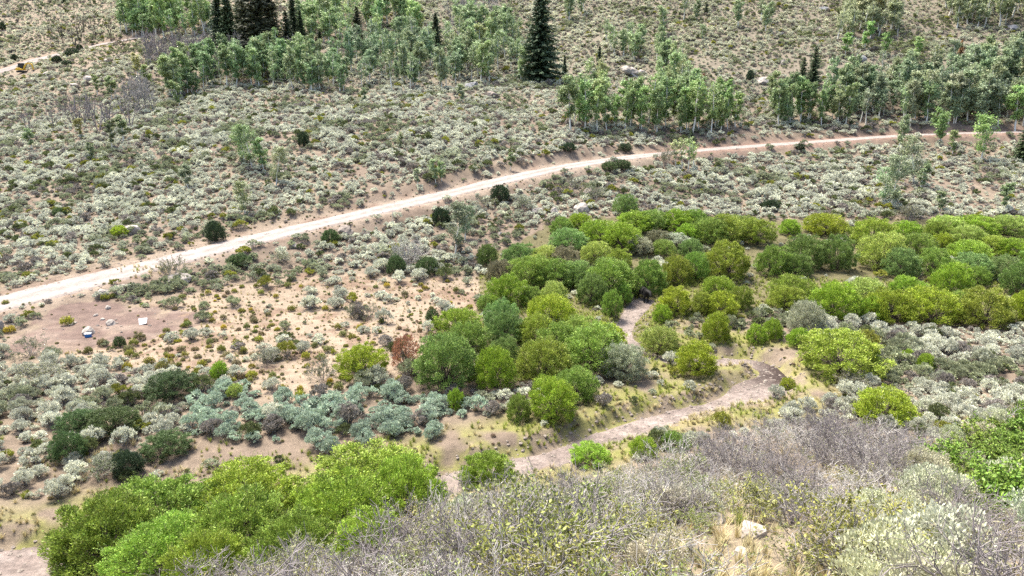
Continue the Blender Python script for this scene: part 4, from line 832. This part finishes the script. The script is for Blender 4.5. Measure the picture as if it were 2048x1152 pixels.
# loose stones along the road verge, the cut bank and the creek
def stones():
    out = []
    for pth, a, b, num in ((ROAD, 1.6, 4.6, 2600), (CREEK, 0, 1.9, 4200)):
        i = RNG.integers(1, len(pth) - 1, num); t = unit(pth[i + 1, :2] - pth[i - 1, :2]); o = RNG.uniform(a, b, num) * RNG.choice([-1, 1], num)
        out.append(np.stack([pth[i, 0] - t[:, 1] * o, pth[i, 1] + t[:, 0] * o], 1))
    q1 = []
    for poly, num in (([(880,400),(1050,350),(1220,360),(1220,430),(1040,470),(860,440)], 260), ([(560,470),(860,420),(900,500),(640,540)], 160), (DIRT, 60)):
        xs = [c[0] for c in poly]; yy = [c[1] for c in poly]; m = 0
        while m < num:
            a, b = random.uniform(min(xs), max(xs)), random.uniform(min(yy), max(yy))
            if inpoly(np.array([a]), np.array([b]), poly)[0]: q1.append(hit(a, b, height_fast)[:2]); m += 1
    out.append(np.array(q1)); XY = np.concatenate(out); return XY[:, 0], XY[:, 1]
sx, sy = stones(); k = len(sx); sz = height(sx, sy); ss = .05 + .28 * RNG.random(k) ** 3.5
for j in range(3):
    p, mpp = ground(*[(300, 652), (243, 665), (232, 640)][j]); o = thing('stone', ['reddish stone just right of the white board', 'dark small stone on the bare dirt', 'small brown stone behind the low pale boulder'][j], 'stone', (p[0], p[1], p[2] + .03), j, (.3, .22, .2), None, STONE[j])
s_src = [o for o in COL.objects if o.get('category') == 'stone']
mass('loose_stones', sx, sy, sz, RNG.uniform(0, 6.28, k), np.stack([ss, ss, ss * .7], 1), np.full((k, 3), .4), [s_src], RNG.integers(0, 3, k))
# litter and twigs of low herbs that fill the gaps between the bushes
def herbs():
    X, Y = scatter(-70, 72, 24, 90, .62); Z = height(X, Y); px, py, d = project(X, Y, Z); dr, _, _ = near(ROAD, X, Y); dc, _, ic = near(CREEK, X, Y)
    k = (RNG.random(len(X)) < .28 + .25 * inpoly(px, py, TAN)) & (dr > 2.0) & (dc > creek_hw(ic) + .3) & ~(inpoly(px, py, DIRT) & (RNG.random(len(X)) < .75)) & ((Z < 1.0) | (Y > 34))
    return X[k], Y[k], Z[k]
hx, hy, hz = herbs(); k = len(hx); hs = RNG.uniform(.12, .34, k)
hc = np.array([(.20, .19, .07), (.30, .25, .12), (.22, .16, .11), (.17, .19, .06)])[RNG.integers(0, 4, k)] * RNG.uniform(.7, 1.2, (k, 1))
rs = {}
for o in rab: rs.setdefault(o.data.name, o)
mass('low_herbs', hx, hy, hz - .01, RNG.uniform(0, 6.28, k), np.stack([hs, hs, hs * .8], 1), hc, [list(rs.values())], RNG.integers(0, 4, k))

# ------------------------------------------------------------------ made things
import bmesh
def box_mesh(name, size, mat, bev=.03, taper=None, at=(0, 0, 0)):
    bm = bmesh.new(); bmesh.ops.create_cube(bm, size=1)
    for v in bm.verts:
        t = (taper or (1, 1)) if v.co.z > 0 else (1, 1); v.co = (v.co.x * size[0] * t[0] + at[0], v.co.y * size[1] * t[1] + at[1], v.co.z * size[2] + at[2])
    if bev: bmesh.ops.bevel(bm, geom=bm.edges[:], offset=bev, segments=2, affect='EDGES')
    me = bpy.data.meshes.new(name); bm.to_mesh(me); bm.free(); me.materials.append(MATS[mat]); return me
def prism(name, prof, y0, y1, mat, bev=.02):
    bm = bmesh.new(); a = [bm.verts.new((x, y0, z)) for x, z in prof]; b = [bm.verts.new((x, y1, z)) for x, z in prof]; k = len(prof)
    bm.faces.new(a); bm.faces.new(b[::-1])
    for i in range(k): bm.faces.new((a[i], b[i], b[(i+1) % k], a[(i+1) % k]))
    bmesh.ops.recalc_face_normals(bm, faces=bm.faces[:])
    if bev: bmesh.ops.bevel(bm, geom=bm.edges[:], offset=bev, segments=1, affect='EDGES')
    me = bpy.data.meshes.new(name); bm.to_mesh(me); bm.free(); me.materials.append(MATS[mat]); return me
def bar(prof, w):                                      # polyline (x, z, half thickness) to closed outline
    up = []; dn = []
    for i, (x, z, t) in enumerate(prof):
        a = prof[max(i-1, 0)]; b = prof[min(i+1, len(prof)-1)]; dx, dz = b[0] - a[0], b[1] - a[1]; l = math.hypot(dx, dz); up.append((x - dz / l * t, z + dx / l * t)); dn.append((x + dz / l * t, z - dx / l * t))
    return up + dn[::-1]
plain('yellow_paint', (.72, .43, .025), .4, .12, 3, spec=.5); plain('black_steel', (.022, .022, .024), .5, .3, 4, spec=.4); plain('track_rubber', (.035, .032, .03), .8, .4, 8); plain('dark_glass', (.018, .022, .026), .08, .05, 2, spec=.8); plain('bucket_steel', (.10, .09, .085), .5, .4, 5, metal=.5)
plain('white_plastic', (.80, .80, .79), .45, .06, 3, spec=.4); plain('blue_plastic', (.02, .15, .40), .4, .1, 3, spec=.4); plain('black_hide', (.014, .013, .012), .8, .3, 5); plain('pale_wood', (.50, .44, .37), .9, .25, 6)
def excavator():
    p, mpp = ground(44, 146); th = thing('mini_excavator', 'yellow tracked mini excavator with black cab on the hill track', 'excavator', (p[0], p[1], p[2] + .12), math.radians(-4), (.86, .86, .86))
    for s in (-1, 1):
        tr = obj('track', prism('track', [(-1.05, .12), (-.9, 0), (.9, 0), (1.05, .12), (1.08, .3), (.92, .46), (-.92, .46), (-1.08, .3)], s * .62 - .17, s * .62 + .17, 'track_rubber', .04), th)
        for x in (-.86, -.3, .3, .86):
            g = G(); g.tubes(np.array([[x, s * .62 - .19, .23]]), np.array([[x, s * .62 + .19, .23]]), .14, .14, 0, 10); obj('roller', g.mesh('roller', ['black_steel']), tr)
    obj('undercarriage', box_mesh('undercarriage', (1.2, 1.0, .22), 'black_steel', .02, at=(0, 0, .42)), th)
    obj('house', prism('house', [(-1.15, .62), (.85, .62), (.85, .95), (.2, 1.05), (-.2, 1.28), (-1.0, 1.28), (-1.2, 1.0)], -.72, .72, 'yellow_paint', .05), th)
    obj('counterweight', prism('counterweight', [(-1.32, .6), (-.95, .58), (-.95, 1.1), (-1.28, 1.05)], -.70, .70, 'yellow_paint', .06), th)
    cab = obj('cab', prism('cab', [(-.75, 1.25), (.62, 1.0), (.72, 1.6), (.52, 2.42), (-.7, 2.42)], -.2, .73, 'black_steel', .04), th)
    obj('window', prism('side_window', [(-.62, 1.62), (-.1, 1.62), (-.1, 2.28), (-.6, 2.28)], -.225, -.205, 'dark_glass', 0), cab); obj('window', prism('door_window', [(.0, 1.4), (.58, 1.4), (.45, 2.28), (.0, 2.28)], -.225, -.205, 'dark_glass', 0), cab)
    obj('roof', box_mesh('cab_roof', (1.35, 1.0, .07), 'black_steel', .02, at=(-.08, .27, 2.46)), cab)
    boom = obj('boom', prism('boom', bar([(.8, .85, .16), (1.15, 1.7, .19), (1.75, 2.35, .2), (2.5, 2.45, .17), (3.3, 2.2, .12)], 0), -.13, .13, 'yellow_paint', .02), th)
    obj('boom_cylinder', prism('boom_cylinder', bar([(.95, .75, .06), (1.9, 2.05, .05)], 0), -.06, .06, 'black_steel', 0), boom)
    st = obj('dipper_arm', prism('dipper_arm', bar([(3.05, 2.42, .10), (3.35, 2.15, .17), (3.5, 1.3, .12), (3.55, .7, .10)], 0), -.11, .11, 'yellow_paint', .02), th)
    obj('dipper_cylinder', prism('dipper_cylinder', bar([(2.2, 2.62, .06), (3.05, 2.55, .05)], 0), -.05, .05, 'black_steel', 0), st)
    obj('bucket', prism('bucket', [(3.45, .75), (3.75, .65), (3.85, .3), (3.6, .02), (3.15, -.02), (3.35, .12), (3.5, .3)], -.3, .3, 'bucket_steel', .02), th)
    obj('dozer_blade', prism('dozer_blade', [(1.28, .05), (1.36, .05), (1.3, .25), (1.36, .48), (1.28, .48), (1.22, .25)], -.8, .8, 'black_steel', .01), th)
excavator()
def cooler():
    p, mpp = ground(177, 674); th = thing('cooler_box', 'small blue cooler with a white lid on the bare dirt', 'cooler', (p[0], p[1], p[2] - .01), .25)
    obj('body', box_mesh('cooler_body', (.40, .26, .22), 'blue_plastic', .02, (1.06, 1.06), (0, 0, .12)), th); ld = obj('lid', box_mesh('cooler_lid', (.44, .30, .07), 'white_plastic', .02, (.94, .92), (0, 0, .268)), th)
    obj('handle', prism('cooler_handle', bar([(-.215, .20, .012), (-.26, .31, .012), (.26, .31, .012), (.215, .20, .012)], 0), -.012, .012, 'white_plastic', 0), th)
cooler()
def board():
    p, mpp = ground(283, 650); me = prism('white_board', [(-.30, .56), (.33, .60), (.31, .12), (-.17, .02)], -.02, .02, 'white_plastic', .006)
    o = thing('white_board', 'white board leaning on the bare dirt beside a reddish stone', 'board', (p[0], p[1], p[2] - .02), .1, (1, 1, 1), None, me); o.rotation_euler[0] = -.75
    p2 = p + np.array([0, .16, 0])
    thing('propping_stone', 'grey stone propping up the white board', 'stone', (p[0] + .02, p[1] + .27, p[2] + .08), .4, (.4, .34, .42), None, ROCKS[1])
board()
def post():
    p, mpp = ground(786, 452); g = G(); k = np.linspace(0, 1, 6); P3 = np.stack([.04 * k, 0 * k, k * 1.55 - .08], 1); g.tubes(P3[:-1], P3[1:], .06 - .02 * k[:-1], .06 - .02 * k[1:], 0, 7)
    thing('weathered_post', 'pale upright post below the road edge', 'post', tuple(p), 0, (1, 1, 1), None, g.mesh('post', ['pale_wood']))
post()
def cow():
    p, mpp = ground(1289, 606); bm = bmesh.new(); J = {}; R = {}
    def jv(nm, co, r): J[nm] = bm.verts.new(co); R[nm] = r
    jv('hip', (0, .75, 1.12), .30); jv('mid', (0, .1, 1.06), .36); jv('sho', (0, -.5, 1.12), .31); jv('neck', (0, -.85, 1.22), .19); jv('poll', (0, -1.12, 1.25), .13); jv('face', (0, -1.36, 1.02), .10); jv('nose', (0, -1.46, .90), .075)
    jv('tail', (0, 1.02, 1.15), .05); jv('tail2', (0, 1.08, .6), .025)
    for s, sx_ in (('l', -1), ('r', 1)):
        jv('fk' + s, (.19 * sx_, -.5, .55), .095); jv('ff' + s, (.19 * sx_, -.52, .10), .055); jv('ft' + s, (.19 * sx_, -.56, .02), .07); jv('st' + s, (.22 * sx_, .62, .72), .15); jv('hk' + s, (.20 * sx_, .82, .45), .075); jv('hf' + s, (.20 * sx_, .76, .08), .055); jv('ht' + s, (.20 * sx_, .72, .02), .07); jv('ear' + s, (.13 * sx_, -1.1, 1.28), .035); jv('ee' + s, (.27 * sx_, -1.08, 1.26), .035)
    E = [('hip', 'mid'), ('mid', 'sho'), ('sho', 'neck'), ('neck', 'poll'), ('poll', 'face'), ('face', 'nose'), ('hip', 'tail'), ('tail', 'tail2')]
    for s in 'lr': E += [('sho', 'fk' + s), ('fk' + s, 'ff' + s), ('ff' + s, 'ft' + s), ('hip', 'st' + s), ('st' + s, 'hk' + s), ('hk' + s, 'hf' + s), ('hf' + s, 'ht' + s), ('poll', 'ear' + s), ('ear' + s, 'ee' + s)]
    for a, b in E: bm.edges.new((J[a], J[b]))
    names = list(J); bm.verts.index_update(); me = bpy.data.meshes.new('cow'); bm.to_mesh(me); bm.free(); me.materials.append(MATS['black_hide'])
    o = thing('cow', 'black cow standing in deep shade where the creek bed leaves the willows', 'cow', (p[0], p[1] + .4, p[2] - .03), .25, (.92,) * 3, None, me)
    md = o.modifiers.new('skin', 'SKIN'); 
    if not me.skin_vertices: me.skin_vertices.new() if hasattr(me.skin_vertices, 'new') else None
    if me.skin_vertices:
        for i, nm in enumerate(names): me.skin_vertices[0].data[i].radius = (R[nm], R[nm]); me.skin_vertices[0].data[i].use_root = (nm == 'mid')
    sb = o.modifiers.new('sub', 'SUBSURF'); sb.levels = 2; sb.render_levels = 2
cow()

# ------------------------------------------------------------------ labels that single out look-alikes: rank by nearness to a landmark
LM = [(725, 720, 'the oval yellow willow'), (890, 720, 'the big dark willow left of the creek'), (1105, 800, 'the bright willow by the creek'), (978, 940, 'the round willow in mid-foreground'), (1245, 720, 'the silvery willow'), (1385, 715, 'the yellow willow by the creek bend'), (1605, 640, 'the tall silvery willow'), (1685, 705, 'the wide olive willow'), (1768, 810, 'the lone yellow willow at right'), (1560, 730, 'the muddy pool'), (178, 672, 'the blue cooler'), (283, 642, 'the white board'), (355, 556, 'the flat roadside boulder'), (265, 460, 'the white boulder above the road'), (140, 890, 'the dark green bush at left'), (255, 920, 'the blackish bush at left'), (345, 765, 'the broad green shrub'), (335, 885, 'the wide dark bush by the grass'), (912, 795, 'the small upright green shrub'), (530, 710, 'the dark twiggy bush'), (822, 500, 'the grey leafless bush'), (910, 450, 'the forked aspen'), (1505, 1060, 'the pinkish boulder'), (1430, 1040, 'the flat pale rock'), (985, 1055, 'the small pale boulder'), (1010, 1140, 'the boulder at the bottom edge'), (935, 980, 'the white forked snag'), (740, 920, 'the near left thicket'), (1850, 640, 'the right-hand willow thicket'), (1285, 890, 'the bright shrub above the brush'), (2000, 830, 'the white-stemmed bush'), (1700, 960, 'the bleached stump'), (440, 735, 'the bright green shrub on the flat'), (710, 620, 'the two grey bushes'), (1150, 870, 'the dry creek bed'), (1950, 760, 'the right edge of the sage flat'), (450, 870, 'the grassy strip'), (600, 850, 'the middle of the sage patch'), (60, 830, 'the left edge of the sage flat'), (470, 640, 'the middle of the tan flat'),
      (1080, 100, 'the tall lone spruce'), (520, 60, 'the ragged spruce pair'), (576, 70, 'the full dark spruce'), (1263, 130, 'the white rock slab'), (1197, 130, 'the slender spruce'), (1623, 135, 'the two dark spruces'), (1403, 180, 'the rust-red conifer'), (716, 55, 'the dark spruce among light aspens'), (873, 75, 'the two-topped spruce'), (1725, 118, 'the round grey boulder'), (1917, 105, 'the orange-brown conifer'), (944, 170, 'the square grey boulder'), (443, 60, 'the leftmost spruce'), (1797, 265, 'the aspen on the road edge'), (1525, 160, 'the wide pale boulder'), (2022, 55, 'the pale outcrop'), (45, 135, 'the excavator'), (330, 45, 'the round grove'), (1640, 230, 'the dark leafy clump'), (1430, 230, 'the right end of the aspen row'), (1210, 235, 'the left end of the aspen row')]
def nth(k): return ORD[k] if k < 16 else f'{k+1}th' if (k + 1) % 10 not in (1, 2, 3) or (k + 1) % 100 in (11, 12, 13) else f"{k+1}{['st', 'nd', 'rd'][(k + 1) % 10 - 1]}"
def single_out(objs, word):
    bins = {}
    for o in objs:
        l = o.matrix_basis.translation; a, b, _ = project(np.array(l.x), np.array(l.y), np.array(l.z)); w = word(o)
        k = min(range(len(LM)), key=lambda k: (LM[k][0] - a) ** 2 + 3 * (LM[k][1] - b) ** 2); dx, dy = a - LM[k][0], b - LM[k][1]
        rel = ('right of' if dx > 0 else 'left of') if abs(dx) > 1.2 * abs(dy) else ('in front of' if dy > 0 else 'behind')
        bins.setdefault((w, k, rel), []).append((dx * dx + dy * dy, o))
    for (w, k, rel), lst in bins.items():
        lst.sort(key=lambda t: t[0])
        for j, (_, o) in enumerate(lst): o['label'] = f"{w} {rel} {LM[k][2]}" if len(lst) == 1 else f"{nth(j)} nearest {w} {rel} {LM[k][2]}" if j else f"nearest {w} {rel} {LM[k][2]}"
single_out(FGT, lambda o: o['label'])
single_out([o for o in COL.objects if o.name.split('.')[0] == 'sagebrush'], lambda o: o['label'].split(' ')[0] + ' sagebrush')
single_out(rab, lambda o: 'yellow-flowered rabbitbrush' if 'flowered' in o['label'] else 'small rabbitbrush')
single_out([o for o in COL.objects if o.name.split('.')[0] == 'aspen_tree' and o['group'] != 'single aspens'], lambda o: ' '.join(o['label'].split(' aspen ')[0].split(' ')[-2:]) + ' aspen')
single_out([o for o in COL.objects if o.name.split('.')[0] == 'bare_tree'], lambda o: 'bare purple-grey tree' if 'purple' in o['label'] else 'dead snag' if 'snag' in o['label'] else 'grey leafless tree')
